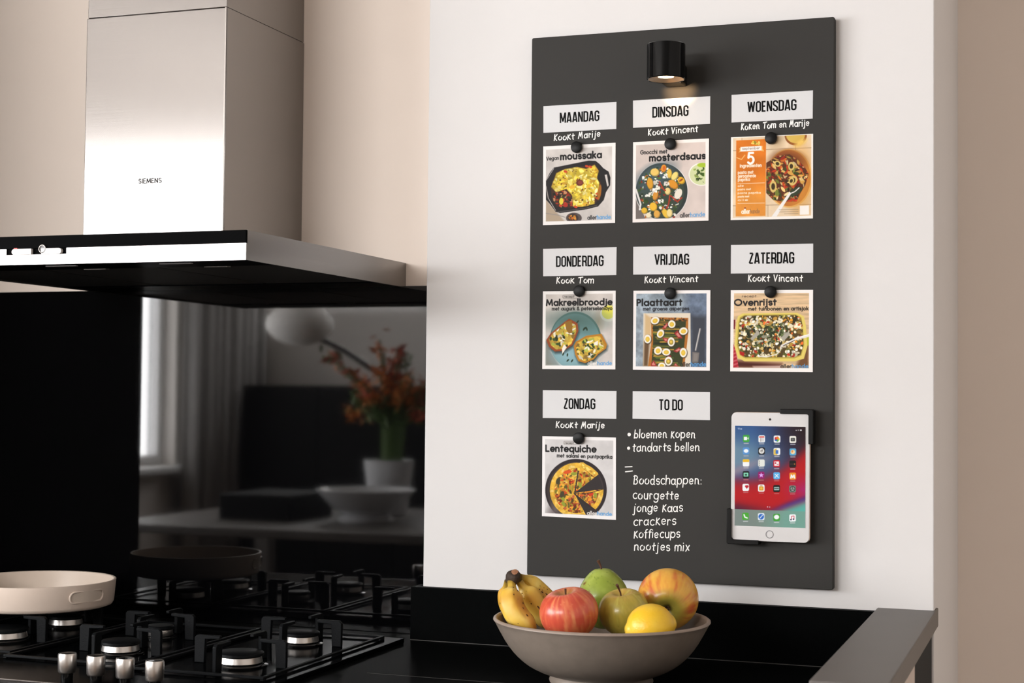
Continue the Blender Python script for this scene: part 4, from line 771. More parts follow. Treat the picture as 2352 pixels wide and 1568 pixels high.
# ------------------------------------------------------------------ tablet in corner brackets
TX0, TX1, TZ0, TZ1 = .3472, .4706, .0733, .2752
TYF, TYB = -.020, -.0125
tab = tag(MB().prism(rrect(TX0, TX1, TZ0, TZ1, .0085, 8), 1, TYF, TYB-.001).build('tablet', M['white_case'], bevel=.0008, origin=((TX0+TX1)/2, TYB, TZ0)), 'white tablet showing app icons on a red and blue screen', 'tablet')
MB().prism(rrect(TX0-.0006, TX1+.0006, TZ0-.0006, TZ1+.0006, .009, 8), 1, TYB-.0045, TYB).build('metal_back', M['gold_rim'], tab, bevel=.001, label='thin gold coloured metal back')
def screen():
    c = Canvas([(137, 222), (905, 240), (900, 1347), (128, 1308)], 190, 272, (50, 88, 140)); u, v = c.u, c.v
    def mixc(cov, col): c.put(np.clip(cov, 0, 1), col)
    mixc((1-u)*1.2*np.exp(-((v-.30)/.18)**2), (110, 140, 160)); mixc((u-.25)*1.6*(1-v*1.2), (44, 40, 66)); mixc(np.clip(u*1.9-1.0, 0, 1)*np.clip(1.1-v*2.2, 0, 1), (40, 16, 22))
    red = 1/(1+np.exp(-(v-.46+.34*(u-.25)-.12*np.sin(u*3))/.035)); mixc(red, (186, 20, 30)); mixc(np.exp(-((v-.40+.30*(u-.2))/.05)**2)*.45*np.clip(1.2-u*1.6, 0, 1), (196, 150, 150)); mixc(np.clip(u-.62, 0, 1)*2.6*np.clip(1-np.abs(v-.62)/.18, 0, 1), (170, 34, 110))
    mixc(1/(1+np.exp(-(v-.80-.06*(u-.3))/.02))*np.clip(1.1-u*1.6, 0, 1), (84, 26, 60)); cur = .86-.16*np.clip(u-.45, 0, 1)**1.0-.12*np.clip(u-.5, 0, 1); mixc(np.exp(-((v-cur)/.035)**2)*np.clip(u*2-.6, 0, .9), (88, 40, 120)); mixc(1/(1+np.exp(-(v-cur-.025)/.016))*np.clip(u*2.4-.7, 0, 1), (96, 176, 164))
    dk = (v > .836).astype(float); mixc(dk*.86, (124, 160, 146)); mixc(dk*np.clip(.5-u, 0, 1)*.6, (150, 130, 130))
    W_ = (240, 240, 240)
    def icon(x, y, col, r=10): c.rbox(x-36, x+36, y-39, y+39, r+6, col); 
    def cap(x, y, col=(205, 205, 215), w=56): c.rbox(x-w/2, x+w/2, y-5, y+5, 4, np.array(col)*.85)
    ic = [(260, 362), (430, 368), (597, 372), (768, 378), (258, 498), (428, 500), (595, 508), (768, 514), (257, 628), (426, 632), (592, 640), (766, 646), (256, 757), (424, 764), (592, 772), (766, 778), (253, 895), (424, 905), (591, 912), (764, 918)]
    base = [(70, 165, 70), W_, W_, (236, 232, 222), (96, 150, 205), (24, 24, 26), W_, (96, 168, 206), W_, (226, 226, 218), (200, 30, 50), (28, 26, 28), (22, 26, 26), (150, 30, 110), (96, 176, 226), (232, 150, 50), W_, W_, (18, 20, 20), (120, 130, 120)]
    for i, ((x, y), b) in enumerate(zip(ic, base)):
        icon(x, y, b); cap(x, y+54, (205, 205, 215) if i < 12 else (220, 130, 130))
        if i == 0: c.rbox(x-26, x+10, y-18, y+18, 6, W_); c.poly([(x+12, y), (x+26, y-14), (x+26, y+14)], W_)
        elif i == 1: c.rbox(x-28, x+28, y-28, y-14, 2, (210, 70, 60)); [c.line([(x+k, y-8), (x+k, y+28)], 6, (150, 140, 140)) for k in (-14, 0, 14)]
        elif i == 2: [c.ell(x+14*math.cos(a), y+14*math.sin(a), 15, 15, q) for a, q in ((0, (230, 200, 60)), (1.3, (90, 170, 80)), (2.5, (60, 110, 190)), (3.8, (200, 50, 60)), (5, (230, 120, 50)))]
        elif i == 3: c.rbox(x-22, x+22, y-18, y+20, 6, (50, 50, 50)); c.ell(x, y, 12, 12, (120, 120, 120))
        elif i == 4: c.ell(x, y, 26, 20, W_)
        elif i == 5: c.ell(x, y, 30, 30, (232, 230, 226)); c.ell(x, y, 18, 18, (190, 185, 180)); c.line([(x, y), (x+12, y-14)], 5, (60, 60, 60))
        elif i == 6: c.poly([(x-34, y-20), (x-5, y-34), (x+5, y+36), (x-34, y+36)], (226, 190, 80)); c.rbox(x-14, x+16, y-16, y+24, 4, (70, 120, 190))
        elif i == 7: c.ell(x, y, 24, 24, (236, 214, 170)); c.ell(x-6, y-6, 9, 14, (226, 150, 70), 30)
        elif i == 8: c.rbox(x-36, x+36, y-39, y-8, 10, (232, 186, 50))
        elif i == 9: [c.ell(x-24, y+k, 5, 5, (70, 70, 70)) for k in (-22, 0, 22)]
        elif i == 10: c.rbox(x-26, x+26, y-24, y+24, 4, (240, 232, 232)); c.ell(x-12, y-6, 9, 9, (190, 30, 50)); c.line([(x+4, y+8), (x+18, y+8)], 6, (150, 60, 70))
        elif i == 11: c.line([(x-26, y), (x+22, y)], 6, (90, 70, 60)); c.ell(x+20, y, 6, 6, (200, 140, 60))
        elif i == 12: c.rbox(x-26, x+26, y-22, y+20, 4, (140, 216, 186)); c.rbox(x-12, x+12, y-10, y+10, 3, (60, 90, 80))
        elif i == 13: c.poly([(x+30*math.sin(k*PI/5)*(1 if k % 2 == 0 else .42), y-30*math.cos(k*PI/5)*(1 if k % 2 == 0 else .42)) for k in range(10)], (222, 170, 236))
        elif i == 14: c.line([(x-18, y+18), (x+16, y-16)], 8, W_); c.line([(x-16, y-16), (x+18, y+18)], 8, W_); c.rbox(x-26, x+26, y-26, y+26, 3, (96, 176, 226)) if False else None
        elif i == 15: c.line([(x-20, y+20), (x-14, y-12), (x, y+14), (x+14, y-12), (x+20, y+20)], 14, W_)
        elif i == 16: c.ell(x+4, y-12, 12, 12, (190, 30, 50)); c.ell(x+20, y-12, 12, 12, (190, 30, 50)); c.poly([(x-6, y-6), (x+30, y-6), (x+12, y+16)], (190, 30, 50))
        elif i == 17: c.rbox(x-24, x+24, y-18, y+26, 4, (214, 150, 40)); c.ell(x, y+2, 13, 13, (236, 190, 80)); c.line([(x-10, y-26), (x+10, y-26)], 6, (150, 100, 30))
        elif i == 18: c.rbox(x-28, x+28, y-18, y+18, 5, (170, 196, 190)); c.line([(x-20, y-2), (x+20, y-2)], 8, (40, 50, 50))
        elif i == 19: c.ell(x, y, 30, 30, (60, 66, 62)); c.ell(x, y, 22, 22, (150, 156, 150)); [c.line([(x, y), (x+22*math.cos(a), y+22*math.sin(a))], 5, (60, 66, 62)) for a in (0.5, 2.6, 4.7)]
    for x, y, b, k in ((250, 1210, (80, 170, 60), 0), (422, 1216, (226, 230, 236), 1), (590, 1226, (70, 160, 60), 2), (764, 1234, W_, 3)):
        icon(x, y, b); cap(x, y+54, (225, 230, 228))
        if k == 0: c.line([(x-16, y-18), (x-8, y+8), (x+18, y+18)], 14, W_)
        if k == 1: c.ell(x, y, 30, 30, (50, 110, 190)); c.line([(x-14, y+16), (x+14, y-16)], 8, W_)
        if k == 2: c.ell(x, y-4, 28, 24, W_)
        if k == 3: c.line([(x-12, y+16), (x-12, y-18), (x+16, y-22), (x+16, y+10)], 7, (200, 50, 70)); c.ell(x-18, y+18, 9, 8, (40, 60, 90)); c.ell(x+10, y+14, 9, 8, (40, 60, 90))
    c.ell(492, 1110, 6, 6, (225, 220, 225)); c.ell(515, 1112, 6, 6, (190, 180, 200)); c.text('11', 168, 262, 188, 262, 10, 4, (190, 200, 220)); c.rbox(194, 215, 252, 264, 3, (180, 190, 210)); c.rbox(798, 812, 274, 282, 2, (210, 210, 210)); c.rbox(822, 832, 270, 282, 3, (190, 190, 190)); c.rbox(845, 864, 270, 283, 4, (236, 236, 236))
    return c
SX0, SX1, SZ0, SZ1 = .3532, .4643, .0964, .2538
screen().sheet([(SX0, TYF-.0006, SZ1), (SX1, TYF-.0006, SZ1), (SX1, TYF-.0006, SZ0), (SX0, TYF-.0006, SZ0)], .0004, 'screen', M['screen'], tab)
hb = MB().lathe([(.0052, 0), (.0062, 0), (.0062, .0004), (.0052, .0004), (.0052, 0)], (.4086, TYF-.0001, .0846), 36, R=Matrix.Rotation(PI/2, 4, 'X')).build('home_button', M['print_grey'], tab, label='round home button with a grey ring')
MB().lathe([(0, 0), (.0018, 0), (.0018, .0003), (0, .0003)], (.4086, TYF-.0001, .2645), 20, R=Matrix.Rotation(PI/2, 4, 'X')).build('front_camera', M['lens'], tab)
BYF, BYB = -.0245, -.0015
def bracket(sx, sz, xc, zc, lh, lv, lab):
    t, g = .0052, .0012
    o = MB(); x1, z1 = xc+sx*t, zc+sz*t
    def b(xa, xb, ya, yb, za, zb): o.box(min(xa, xb), max(xa, xb), ya, yb, min(za, zb), max(za, zb))
    L = [(xc-sx*lh, zc), (xc, zc), (xc, zc-sz*lv), (x1, zc-sz*lv), (x1, z1-sz*.002), (x1-sx*.002, z1), (xc-sx*lh, z1)]
    o.prism(L, 1, BYF+.002, BYB)
    f = .0022
    Lf = [(xc-sx*lh, zc-sz*f), (xc-sx*(f+.002), zc-sz*f), (xc-sx*f, zc-sz*(f+.002)), (xc-sx*f, zc-sz*lv), (x1, zc-sz*lv), (x1, z1-sz*.002), (x1-sx*.002, z1), (xc-sx*lh, z1)]
    o.prism(Lf, 1, BYF, BYF+.0035)
    tag(o.build('tablet_bracket', M['magnet'], bevel=.0008, origin=(xc, BYB, zc)), lab, 'bracket', 'corner brackets holding the tablet')
bracket(1, 1, TX1+.0008, TZ1+.0006, .0465, .0490, 'black corner bracket gripping the upper right corner of the tablet')
bracket(-1, -1, TX0-.0008, TZ0-.0006, .0455, .0500, 'black corner bracket gripping the lower left corner of the tablet')
MB().box((TX0+TX1)/2-.03, (TX0+TX1)/2+.03, TYB, -.0004, (TZ0+TZ1)/2-.03, (TZ0+TZ1)/2+.03).build('mounting_plate', M['magnet'], tab)

# ------------------------------------------------------------------ wall lamp on the board
LX, LY, LZ0, LZ1, LR = .2500, -.071, .8010, .8575, .0305
wl = thing('wall_lamp', (LX, 0, .80), 'small black cylinder wall lamp lit at the top of the memo board', 'wall lamp')
MB().lathe([(LR-.0025, LZ0+.0006), (LR-.0012, LZ0), (LR, LZ0+.0012), (LR, LZ1-.0012), (LR-.0012, LZ1), (0, LZ1)], (LX, LY, 0), 64).build('lamp_shade', M['blackmetal'], wl, smooth=35)
MB().lathe([(LR-.0025, LZ0+.0006), (.022, LZ0+.0022), (.0125, LZ0+.0048)], (LX, LY, 0), 48, m=0).build('reflector', M['reflector'], wl, recalc=False)
MB().lathe([(.0126, LZ0+.0047), (.008, LZ0+.0040), (0, LZ0+.0038)], (LX, LY, 0), 32).build('bulb', M['bulb'], wl, label='glowing warm bulb')
MB().box(LX-.018, LX+.018, -.045, -.0005, LZ0+.0015, LZ0+.0355).build('lamp_bracket', M['blackmetal'], wl, bevel=.004, seg=3)
sp = D.lights.new('lamp_light', 'SPOT'); sp.energy = 1.0; sp.color = (1, .62, .30); sp.spot_size = math.radians(52); sp.spot_blend = 1; sp.shadow_soft_size = .004
so = D.objects.new('lamp_light', sp); COL.objects.link(so); so.parent = wl; so.location = (.003, LY, LZ0-.0015-.80)
so.rotation_euler = Vector((.002, -LY, -.001)).to_track_quat('-Z', 'Y').to_euler()

# ------------------------------------------------------------------ fruit bowl
BC = (.2035, -.252, CZ)
bowl = thing('fruit_bowl', BC, 'wide taupe stoneware bowl full of fruit on the black worktop', 'bowl')
RB, HB = .1585, .092
outer = [(.070, .0), (.0755, .0), (.0765, .003), (.0745, .0085), (.0735, .0105)]
outer += [(.0790, .0122), (.0850, .0140), (.0930, .0172), (.1014, .0212), (.1090, .0255), (.1165, .0310), (.1235, .0372), (.1300, .0440), (.1360, .0515), (.1415, .0595), (.1465, .0680), (.1510, .0760), (.1550, .0835), (.1578, .0885)]
outer += [(RB+.0008, HB-.002)]
MB().lathe([(0, .004), (.066, .004), (.068, 0)]+outer, BC, 128).build('bowl_body', M['bowl'], bowl, smooth=50)
MB().lathe([(RB+.0008, HB-.002), (RB+.0006, HB), (RB-.0015, HB+.0016), (RB-.004, HB+.001), (RB-.0055, HB-.0015)], BC, 128).build('rim', M['rim'], bowl, smooth=70, label='lighter worn rim', recalc=False)
MB().lathe([(RB-.0055, HB-.0015), (.1475, .0800), (.1400, .0670), (.1300, .0540), (.1180, .0420), (.1030, .0320), (.078, .0255), (0, .0230)], BC, 96).build('bowl_inside', M['bowl'], bowl, smooth=60)

def skin(name, prof_fn, colour_fn, loc, rot, nu=120, nv=80, matn='peel', origin=None, parent=None):
    """closed round fruit: prof_fn(theta) -> (r, z); colour_fn(dir-arrays) -> srgb 0..255"""
    th = np.linspace(0, PI, nv); ph = np.linspace(0, 2*PI, nu, endpoint=False)
    T, Pp = np.meshgrid(th, ph, indexing='ij'); r, z = prof_fn(T, Pp)
    P = np.stack([r*np.cos(Pp), r*np.sin(Pp), z], -1)
    col = lin(np.clip(colour_fn(T, Pp, P), 0, 255)/255)
    Rm = np.array(rot.to_3x3()) if rot is not None else np.eye(3)
    V = P.reshape(-1, 3) @ Rm.T + np.array(loc)
    F = []
    for i in range(nv-1):
        a = i*nu+np.arange(nu); b = i*nu+(np.arange(nu)+1) % nu
        F += np.stack([a, a+nu, b+nu, b], 1).tolist()
    mb = MB(); mb.v = [tuple(q) for q in V]; mb.f = [tuple(q) for q in F]; mb.m = [0]*len(F)
    c4 = np.concatenate([col.reshape(-1, 3), np.ones((nu*nv, 1))], 1)
    return mb.build(name, M[matn], parent, origin=origin or tuple(loc), smooth=180, colours=c4, recalc=False)
def mixa(a, b, t): t = np.clip(t, 0, 1)[..., None]; return np.asarray(a, float)*(1-t)+np.asarray(b, float)*t
def apple_prof(R, H, dt=.30, db=.16, lobes=.02):
    def f(T, Pp):
        r = R*np.sin(T)**.86*(1+.055*np.cos(T))*(1+lobes*np.cos(5*Pp)*np.clip(-np.cos(T), 0, 1)); z = H*np.cos(T)
        q = r/R; z = z-H*dt*np.exp(-(q/.30)**2)*(np.cos(T) > 0)+H*db*np.exp(-(q/.30)**2)*(np.cos(T) < 0); return r, z
    return f
def streak(T, Pp, n, seed): return fbm(np.cos(Pp)*n+seed, np.sin(Pp)*n, T*1.3+seed, 4)
def red_apple(T, Pp, P):
    s = streak(T, Pp, 9, 3); b = fbm(np.cos(Pp)*1.6+5, np.sin(Pp)*1.6, T*1.1, 3)
    c = mixa((204, 88, 64), (222, 138, 90), (s-.47)*3.0); c = mixa(c, (190, 70, 56), (.50-s)*2.4); c = mixa(c, (216, 124, 54), np.clip((T-1.75)*1.2, 0, .55)*(b+.3)); c = mixa(c, (178, 128, 74), (.42-T)*3.2)
    sp = vnoise(P[..., 0]*900, P[..., 1]*900, P[..., 2]*900); return mixa(c, (236, 190, 130), (sp-.88)*5)
def green_apple(T, Pp, P):
    s = streak(T, Pp, 7, 8); c = mixa((184, 166, 70), (160, 148, 58), (s-.4)*3); c = mixa(c, (206, 150, 80), np.clip(.9-T, 0, .6)*1.3*(fbm(np.cos(Pp)*2, np.sin(Pp)*2, T, 3))); c = mixa(c, (196, 182, 84), (s-.58)*5)
    sp = vnoise(P[..., 0]*800, P[..., 1]*800, P[..., 2]*800); return mixa(c, (120, 104, 44), (sp-.9)*5)
def gold_apple(T, Pp, P):
    s = streak(T, Pp, 8, 14); b = fbm(np.cos(Pp)*1.3+2, np.sin(Pp)*1.3, T*.9, 3)
    c = mixa((226, 172, 70), (212, 134, 60), (s-.46)*2.2+(b-.5)*1.6); c = mixa(c, (202, 96, 56), (s-.58)*2.6+(b-.6)*2.2); c = mixa(c, (150, 138, 56), (T-2.35)*2.2); c = mixa(c, (60, 56, 26), (T-2.98)*8)
    sp = vnoise(P[..., 0]*900, P[..., 1]*900, P[..., 2]*900); return mixa(c, (236, 196, 120), (sp-.9)*4)
def pear_col(T, Pp, P):
    b = fbm(P[..., 0]*40, P[..., 1]*40, P[..., 2]*40+3, 4); c = mixa((142, 160, 60), (170, 184, 88), (b-.42)*4); sp = vnoise(P[..., 0]*700, P[..., 1]*700, P[..., 2]*700)
    c = mixa(c, (88, 116, 36), (sp-.84)*5); return mixa(c, (130, 96, 44), (fbm(P[..., 0]*90+9, P[..., 1]*90, P[..., 2]*90, 3)-.72)*9)
def lemon_col(T, Pp, P):
    b = fbm(P[..., 0]*30, P[..., 1]*30, P[..., 2]*30+3, 3); return mixa((238, 190, 40), (242, 204, 72), (b-.4)*3)
def stem(parent, pts, r0, r1):
    n = len(pts); return MB().tube(pts, [r0+(r1-r0)*(i/(n-1))**2 for i in range(n)], 10).build('stem', M['stem'], parent, smooth=60, label='thin brown stem')
# red apple
loc = (.1772, -.328, -.0125); Rm = Matrix.Rotation(math.radians(-8), 4, 'Y') @ Matrix.Rotation(math.radians(12), 4, 'X')
o = tag(skin('apple', apple_prof(.0422, .0365), red_apple, loc, Rm), 'red streaked apple at the front of the fruit bowl', 'apple', 'fruit in the bowl')
q = lambda x, y, z, L=loc, Rm=Rm: tuple(Rm @ Vector((x, y, z))+Vector(L))
stem(o, [q(0, 0, .024), q(.0005, 0, .030), q(.0015, 0, .0365)], .0012, .0016)
# green apple
loc = (.2400, -.262, -.0155); Rm = Matrix.Rotation(math.radians(-4), 4, 'Y') @ Matrix.Rotation(math.radians(14), 4, 'X')
o = tag(skin('apple', apple_prof(.0368, .0335), green_apple, loc, Rm), 'small green apple in the middle of the bowl, stem upright', 'apple', 'fruit in the bowl')
q = lambda x, y, z, L=loc, Rm=Rm: tuple(Rm @ Vector((x, y, z))+Vector(L))
stem(o, [q(-.001, 0, .020), q(-.001, -.001, .030), q(-.002, -.004, .038), q(-.003, -.007, .0445)], .0010, .0022)
# golden apple lying on its side, calyx towards the camera
loc = (.2870, -.187, -.0035); Rm = Matrix.Rotation(math.radians(12), 4, 'Z') @ Matrix.Rotation(math.radians(-72), 4, 'X')
o = tag(skin('apple', apple_prof(.0455, .041, .3, .30, .035), gold_apple, loc, Rm), 'large golden red apple lying on its side at the back right of the bowl', 'apple', 'fruit in the bowl')
q = lambda x, y, z, L=loc, Rm=Rm: tuple(Rm @ Vector((x, y, z))+Vector(L))
cal = MB()
for k in range(5):
    a = k*2*PI/5; cal.tube([q(.0015*math.cos(a), .0015*math.sin(a), -.0285), q(.004*math.cos(a), .004*math.sin(a), -.0315), q(.0048*math.cos(a+.3), .0048*math.sin(a+.3), -.0335)], [.0012, .0009, .0003], 6)
cal.build('calyx', M['stem'], o, label='dark dried calyx')
# pear
loc = (.1900, -.198, -.0030)
def pear_prof(T, Pp):
    t = T/PI; zz = .046*np.cos(T)-.002
    r = .0385*np.sin(T)**.9*np.where(T < PI/2, .74+.26*np.sin(T)**2.2, 1.0); r = r*np.clip(1.0-.0*zz, 0, 2)
    dz = -.004*np.exp(-(r/.007)**2)*(T < 1); return r, zz+dz
Rm = Matrix.Rotation(math.radians(-4), 4, 'Y')
o = tag(skin('pear', pear_prof, pear_col, loc, Rm), 'green pear standing at the back of the fruit bowl', 'pear', 'fruit in the bowl')
q = lambda x, y, z, L=loc, Rm=Rm: tuple(Rm @ Vector((x, y, z))+Vector(L))
stem(o, [q(0, 0, .038), q(-.001, 0, .045), q(-.0028, -.001, .050), q(-.0042, -.002, .0545)], .0013, .0026)
# lemon
loc = (.2945, -.318, -.0262)
def lemon_prof(T, Pp):
    z = .0335*np.cos(T); r = .0322*np.sin(T)**.86; nub = np.exp(-((np.abs(np.cos(T))-1)/.035)**2); z = z+np.sign(np.cos(T))*.0035*nub; return r, z
Rm = Matrix.Rotation(math.radians(28), 4, 'Z') @ Matrix.Rotation(math.radians(80), 4, 'Y')
tag(skin('lemon', lemon_prof, lemon_col, loc, Rm, matn='lemonpeel'), 'bright yellow lemon at the front right of the fruit bowl', 'lemon', 'fruit in the bowl')
# bananas: four fruits on one crown
bun = thing('banana_bunch', (.09, -.28, -.09), 'bunch of spotted ripe bananas at the left of the fruit bowl', 'bananas', 'fruit in the bowl')
def banana(pts, rmax, seed, ridge=0.):
    P = [Vector(p) for p in pts]; n = len(P); N = 46; path = []
    for i in range(N):
        t = i/(N-1)*(n-1); k = min(int(t), n-2); u = t-k
        p0, p1, p2, p3 = P[max(k-1, 0)], P[k], P[k+1], P[min(k+2, n-1)]
        path.append(.5*((2*p1)+(p2-p0)*u+(2*p0-5*p1+4*p2-p3)*u*u+(3*p1-p0-3*p2+p3)*u**3))
    rad = []
    for i in range(N):
        t = i/(N-1); neck = .33+.67*(1/(1+math.exp(-(t-.24)/.035))); tip = 1-.72*max(0, (t-.80)/.20)**2.2; rad.append(rmax*neck*tip)
    n2 = 40; mb = MB(); mb.tube(path, rad, n2, sect=lambda a: 1.02-.085*abs(math.sin(2.5*(a-ridge)))**.8+.02)
    V = np.array(mb.v[:N*n2]).reshape(N, n2, 3); tt = np.linspace(0, 1, N)[:, None]*np.ones((1, n2)); aa = np.linspace(0, 2*PI, n2, endpoint=False)[None]*np.ones((N, 1))
    b = fbm(V[..., 0]*60, V[..., 1]*60, V[..., 2]*60+seed, 3); c = mixa((232, 192, 78), (240, 214, 118), (b-.4)*3); c = mixa(c, (204, 146, 44), (fbm(V[..., 0]*25+seed, V[..., 1]*25, V[..., 2]*25, 3)-.5)*4)
    c = mixa(c, (176, 144, 52), (.24-tt)*6); c = mixa(c, (126, 100, 40), (.10-tt)*9)
    rd = np.cos(5*(aa-ridge)); c = mixa(c, (120, 82, 26), (rd-.955)*18*np.clip(fbm(V[..., 0]*120, V[..., 1]*120, V[..., 2]*120+seed, 2)*2.6-.9, 0, 1)); c = mixa(c, (80, 56, 24), (tt-.965)*28)
    ends = np.array([[70, 50, 30]]*0)
    col = lin(np.clip(c, 0, 255)/255).reshape(-1, 3); c4 = np.concatenate([col, np.ones((len(col), 1))], 1)
    o = mb.build('banana', M['bananapeel'], bun, smooth=70, colours=c4)
    RR = random.Random(seed); spots = MB(); Nrm = []
    for k in range(46):
        i = RR.randrange(10, N-5); j = RR.randrange(n2); p = Vector(V[i, j]); ctr = path[i]; nn = (p-ctr).normalized(); tg = (path[i+1]-path[i-1]).normalized(); bi = nn.cross(tg)
        r = RR.choice([.0004, .0005, .0007, .0009, .0012]); e = RR.uniform(1, 2.4); p = p+nn*.00012
        spots.add([p+tg*(r*e*math.cos(a))*RR.uniform(.8, 1.2)+bi*(r*math.sin(a)) for a in np.linspace(0, 2*PI, 9)[:-1]], [tuple(range(8))])
    spots.build('peel_spots', M['spot'], o, smooth=0, label='small dark brown ripeness spots'); o.children[0]['kind'] = 'stuff'
    return o
M['spot'] = mat('brown_peel_spot', s255(86, 52, 22), .6, var=.2)
banana([(.0673, -.283, .0234), (.0630, -.276, .0126), (.0600, -.266, -.0006), (.0618, -.261, -.0156), (.0730, -.258, -.0304), (.0880, -.258, -.0420), (.1010, -.264, -.0520)], .0148, 3, .3)
banana([(.0745, -.288, .0235), (.0792, -.298, .0146), (.0815, -.308, .0040), (.0860, -.316, -.0075), (.0945, -.319, -.0210), (.1060, -.316, -.0345), (.1165, -.306, -.0450)], .0178, 5, 1.15)
banana([(.0842, -.280, .0246), (.0893, -.274, .0124), (.0983, -.270, -.0010), (.1079, -.266, -.0150), (.1190, -.262, -.0280), (.1320, -.258, -.0390)], .0172, 9, .7)
banana([(.0835, -.278, .0300), (.0870, -.258, .0235), (.0946, -.240, .0090), (.1070, -.232, -.0050), (.1190, -.226, -.0190), (.1330, -.222, -.0330)], .0165, 12, .9)
cr = MB(); cr.tube([(.0735, -.2845, .0215), (.0770, -.2850, .0290), (.0790, -.2870, .0345), (.0800, -.2885, .0375)], [.0085, .0108, .0100, .0070], 20, sect=lambda a: 1+.10*math.cos(3*a+.5))
cr.build('crown', M['crown'] if 'crown' in M else mat('dark_banana_crown', (.035, .020, .012), .7, bump=.5, bscale=350, var=.5, vscale=160), bun, smooth=60, label='dark brown crown')
ct = MB(); ct.lathe([(0, .0010), (.0045, .0008), (.0058, 0)], (.0800, -.2893, .0379), 20, R=Matrix.Rotation(math.radians(38), 4, 'X')); ct.build('cut_face', mat('pale_cut_crown', s255(150, 104, 76), .7, var=.3, vscale=300), bun, label='paler cut face of the crown')

# ------------------------------------------------------------------ the dining side of the room, seen in the black glass
TZ = -.215
struct(MB().box(-2.0, -1.214, -.60, YB, FLOOR_Z, 1.35).build('trim_tall_cupboard', M['tall']))
tb = thing('dining_table', (-1.9, -3.3, FLOOR_Z), 'grey wooden dining table mirrored in the black glass', 'table')
MB().box(-2.75, -1.05, -4.0, -2.72, TZ-.035, TZ).build('tabletop', M['tablewood'], tb, bevel=.004)
for x in (-2.68, -1.12):
    for y in (-3.93, -2.79): MB().box(x-.035, x+.035, y-.035, y+.035, FLOOR_Z, TZ-.035).build('leg', M['tablewood'], tb)
b = tag(MB().lathe([(.11, 0), (.115, .012), (.085, .03), (.13, .05), (.205, .13), (.199, .132), (.12, .06), (0, .045)], (-1.84, -3.22, TZ), 64).build('footed_bowl', M['porcelain'], smooth=60), 'white footed bowl on the table mirrored in the black glass', 'bowl')
vs = thing('flower_vase', (-1.90, -3.58, TZ), 'white conical vase with red and orange flowers mirrored in the black glass', 'vase')
MB().lathe([(.07, 0), (.08, .004), (.108, .235), (.102, .235), (.074, .012), (0, .01)], (-1.90, -3.58, TZ), 48).build('vase_body', M['porcelain'], vs)
Rf = random.Random(4); stems = MB(); lf = {'orange': MB(), 'redp': MB(), 'green': MB()}
for k in range(30):
    a = Rf.uniform(0, 2*PI); sp_ = Rf.uniform(.02, .40); h = Rf.uniform(.22, .62)-sp_*.25; base = Vector((-1.90+.03*math.cos(a), -3.58+.03*math.sin(a), TZ+.02)); mid = Vector((-1.88+.05*math.cos(a), -3.58+.05*math.sin(a), TZ+.38)); end = Vector((-1.86+sp_*math.cos(a), -3.58+sp_*math.sin(a), TZ+.33+h*.72))
    pts = [base, mid, mid.lerp(end, .5)+Vector((0, 0, .03)), end]; stems.tube(pts, .005, 6)
    key = Rf.choice(['orange', 'orange', 'redp', 'green'])
    for j in range(26):
        t = Rf.uniform(.25, 1.05); p = mid.lerp(end, t)+Vector((Rf.uniform(-.03, .03), Rf.uniform(-.03, .03), Rf.uniform(-.03, .03))); r = Rf.uniform(.010, .024)
        d1 = Vector((Rf.uniform(-1, 1), Rf.uniform(-1, 1), Rf.uniform(-1, 1))).normalized(); d2 = d1.orthogonal().normalized()
        kk = 'green' if t < .45 else key
        lf[kk].add([p-d1*r*1.5, p-d2*r*.6, p+d1*r*1.5, p+d2*r*.6], [(0, 1, 2, 3)])
stems.build('flower_stems', M['green'], vs)
for kk, nm in (('orange', 'orange_blossom'), ('redp', 'red_blossom'), ('green', 'leaves')):
    o = lf[kk].build(nm, M[kk], vs, smooth=0); o['kind'] = 'stuff'
tag(MB().box(-2.42, -2.10, -3.45, -3.05, TZ, TZ+.105).build('tray_box', M['tall'], bevel=.006), 'low dark box on the table mirrored in the black glass', 'box')
al = thing('arc_lamp', (-1.25, -4.45, FLOOR_Z), 'floor lamp with an oval white shade mirrored in the black glass', 'floor lamp')
MB().lathe([(0, -.098), (.05, -.094), (.11, -.072), (.152, -.028), (.158, 0), (.15, .032), (.108, .075), (.05, .094), (0, .098)], (-2.50, -3.9, .62), 64).build('lamp_shade', M['lampshade'], al, smooth=80)
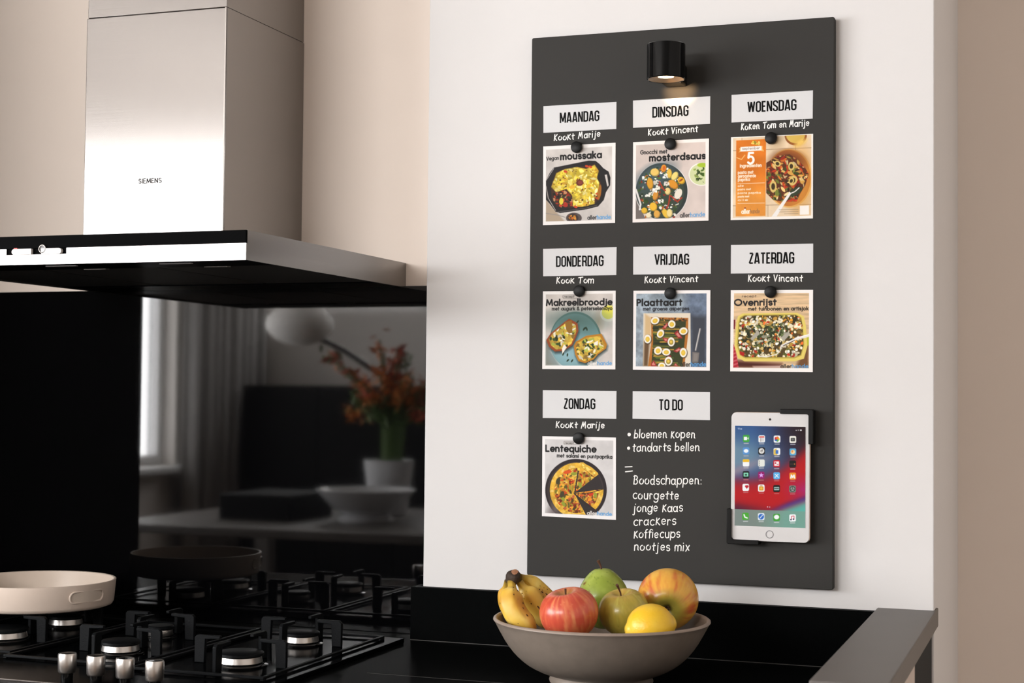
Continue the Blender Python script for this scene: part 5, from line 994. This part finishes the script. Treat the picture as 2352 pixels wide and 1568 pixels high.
MB().tube([(-2.42, -3.92, .56), (-2.30, -3.96, .50), (-2.16, -4.02, .40), (-2.02, -4.08, .27), (-1.80, -4.18, .0), (-1.50, -4.33, -.5), (-1.25, -4.45, FLOOR_Z+.03)], .013, 10).build('lamp_stem', M['blackmetal'], al)
MB().lathe([(0, 0), (.17, 0), (.17, .02), (.03, .035), (0, .035)], (-1.25, -4.45, FLOOR_Z), 48).build('lamp_base', M['blackmetal'], al)
sb = thing('sideboard', (-2.6, -4.8, FLOOR_Z), 'tall black sideboard against the far wall mirrored in the black glass', 'sideboard')
MB().box(-3.19, -1.9, -4.995, -4.62, FLOOR_Z, .343).build('sideboard_body', M['tall'], sb)
for k in range(3): MB().box(-3.18+k*.427, -3.18+k*.427+.42, -4.62, -4.602, FLOOR_Z+.05, .335).build('door', M['tall'], sb)
def curtain(y0, y1, x, name, lab, z0, z1, amp=.035):
    n = 90; V = []; F = []
    for i in range(n+1):
        y = y0+(y1-y0)*i/n; xo = x+amp*math.sin(i*.9)+amp*.4*math.sin(i*.37+1)
        V += [(xo, y, z0), (xo, y, z1)]
    F = [(2*i, 2*i+2, 2*i+3, 2*i+1) for i in range(n)]
    o = MB().add(V, F).build(name, M['curtain'], smooth=180, recalc=False)
    s = o.modifiers.new('thickness', 'SOLIDIFY'); s.thickness = .004
    tag(o, lab, 'curtain'); return o
curtain(-4.93, -4.20, HX+.13, 'curtain', 'pale linen curtain beside the bright window, mirrored in the black glass', FLOOR_Z+.01, 1.5)
ch = thing('dining_chair', (-2.62, -2.55, FLOOR_Z), 'grey shell chair beside the table mirrored in the black glass', 'chair')
MB().box(-2.86, -2.40, -2.75, -2.33, FLOOR_Z+.44, FLOOR_Z+.475).build('seat', M['chairmat'], ch, bevel=.015)
MB().prism([(-2.86, -.62)]+[(-2.63+.23*math.cos(a), -.20+.17*math.sin(a)) for a in np.linspace(PI, 0, 14)]+[(-2.40, -.62)], 1, -2.35, -2.315).build('backrest', M['chairmat'], ch, bevel=.01)
for x in (-2.83, -2.43):
    for y in (-2.72, -2.36): MB().tube([(x, y, FLOOR_Z), (x, y, FLOOR_Z+.45)], .014, 10).build('leg', M['blackmetal'], ch)
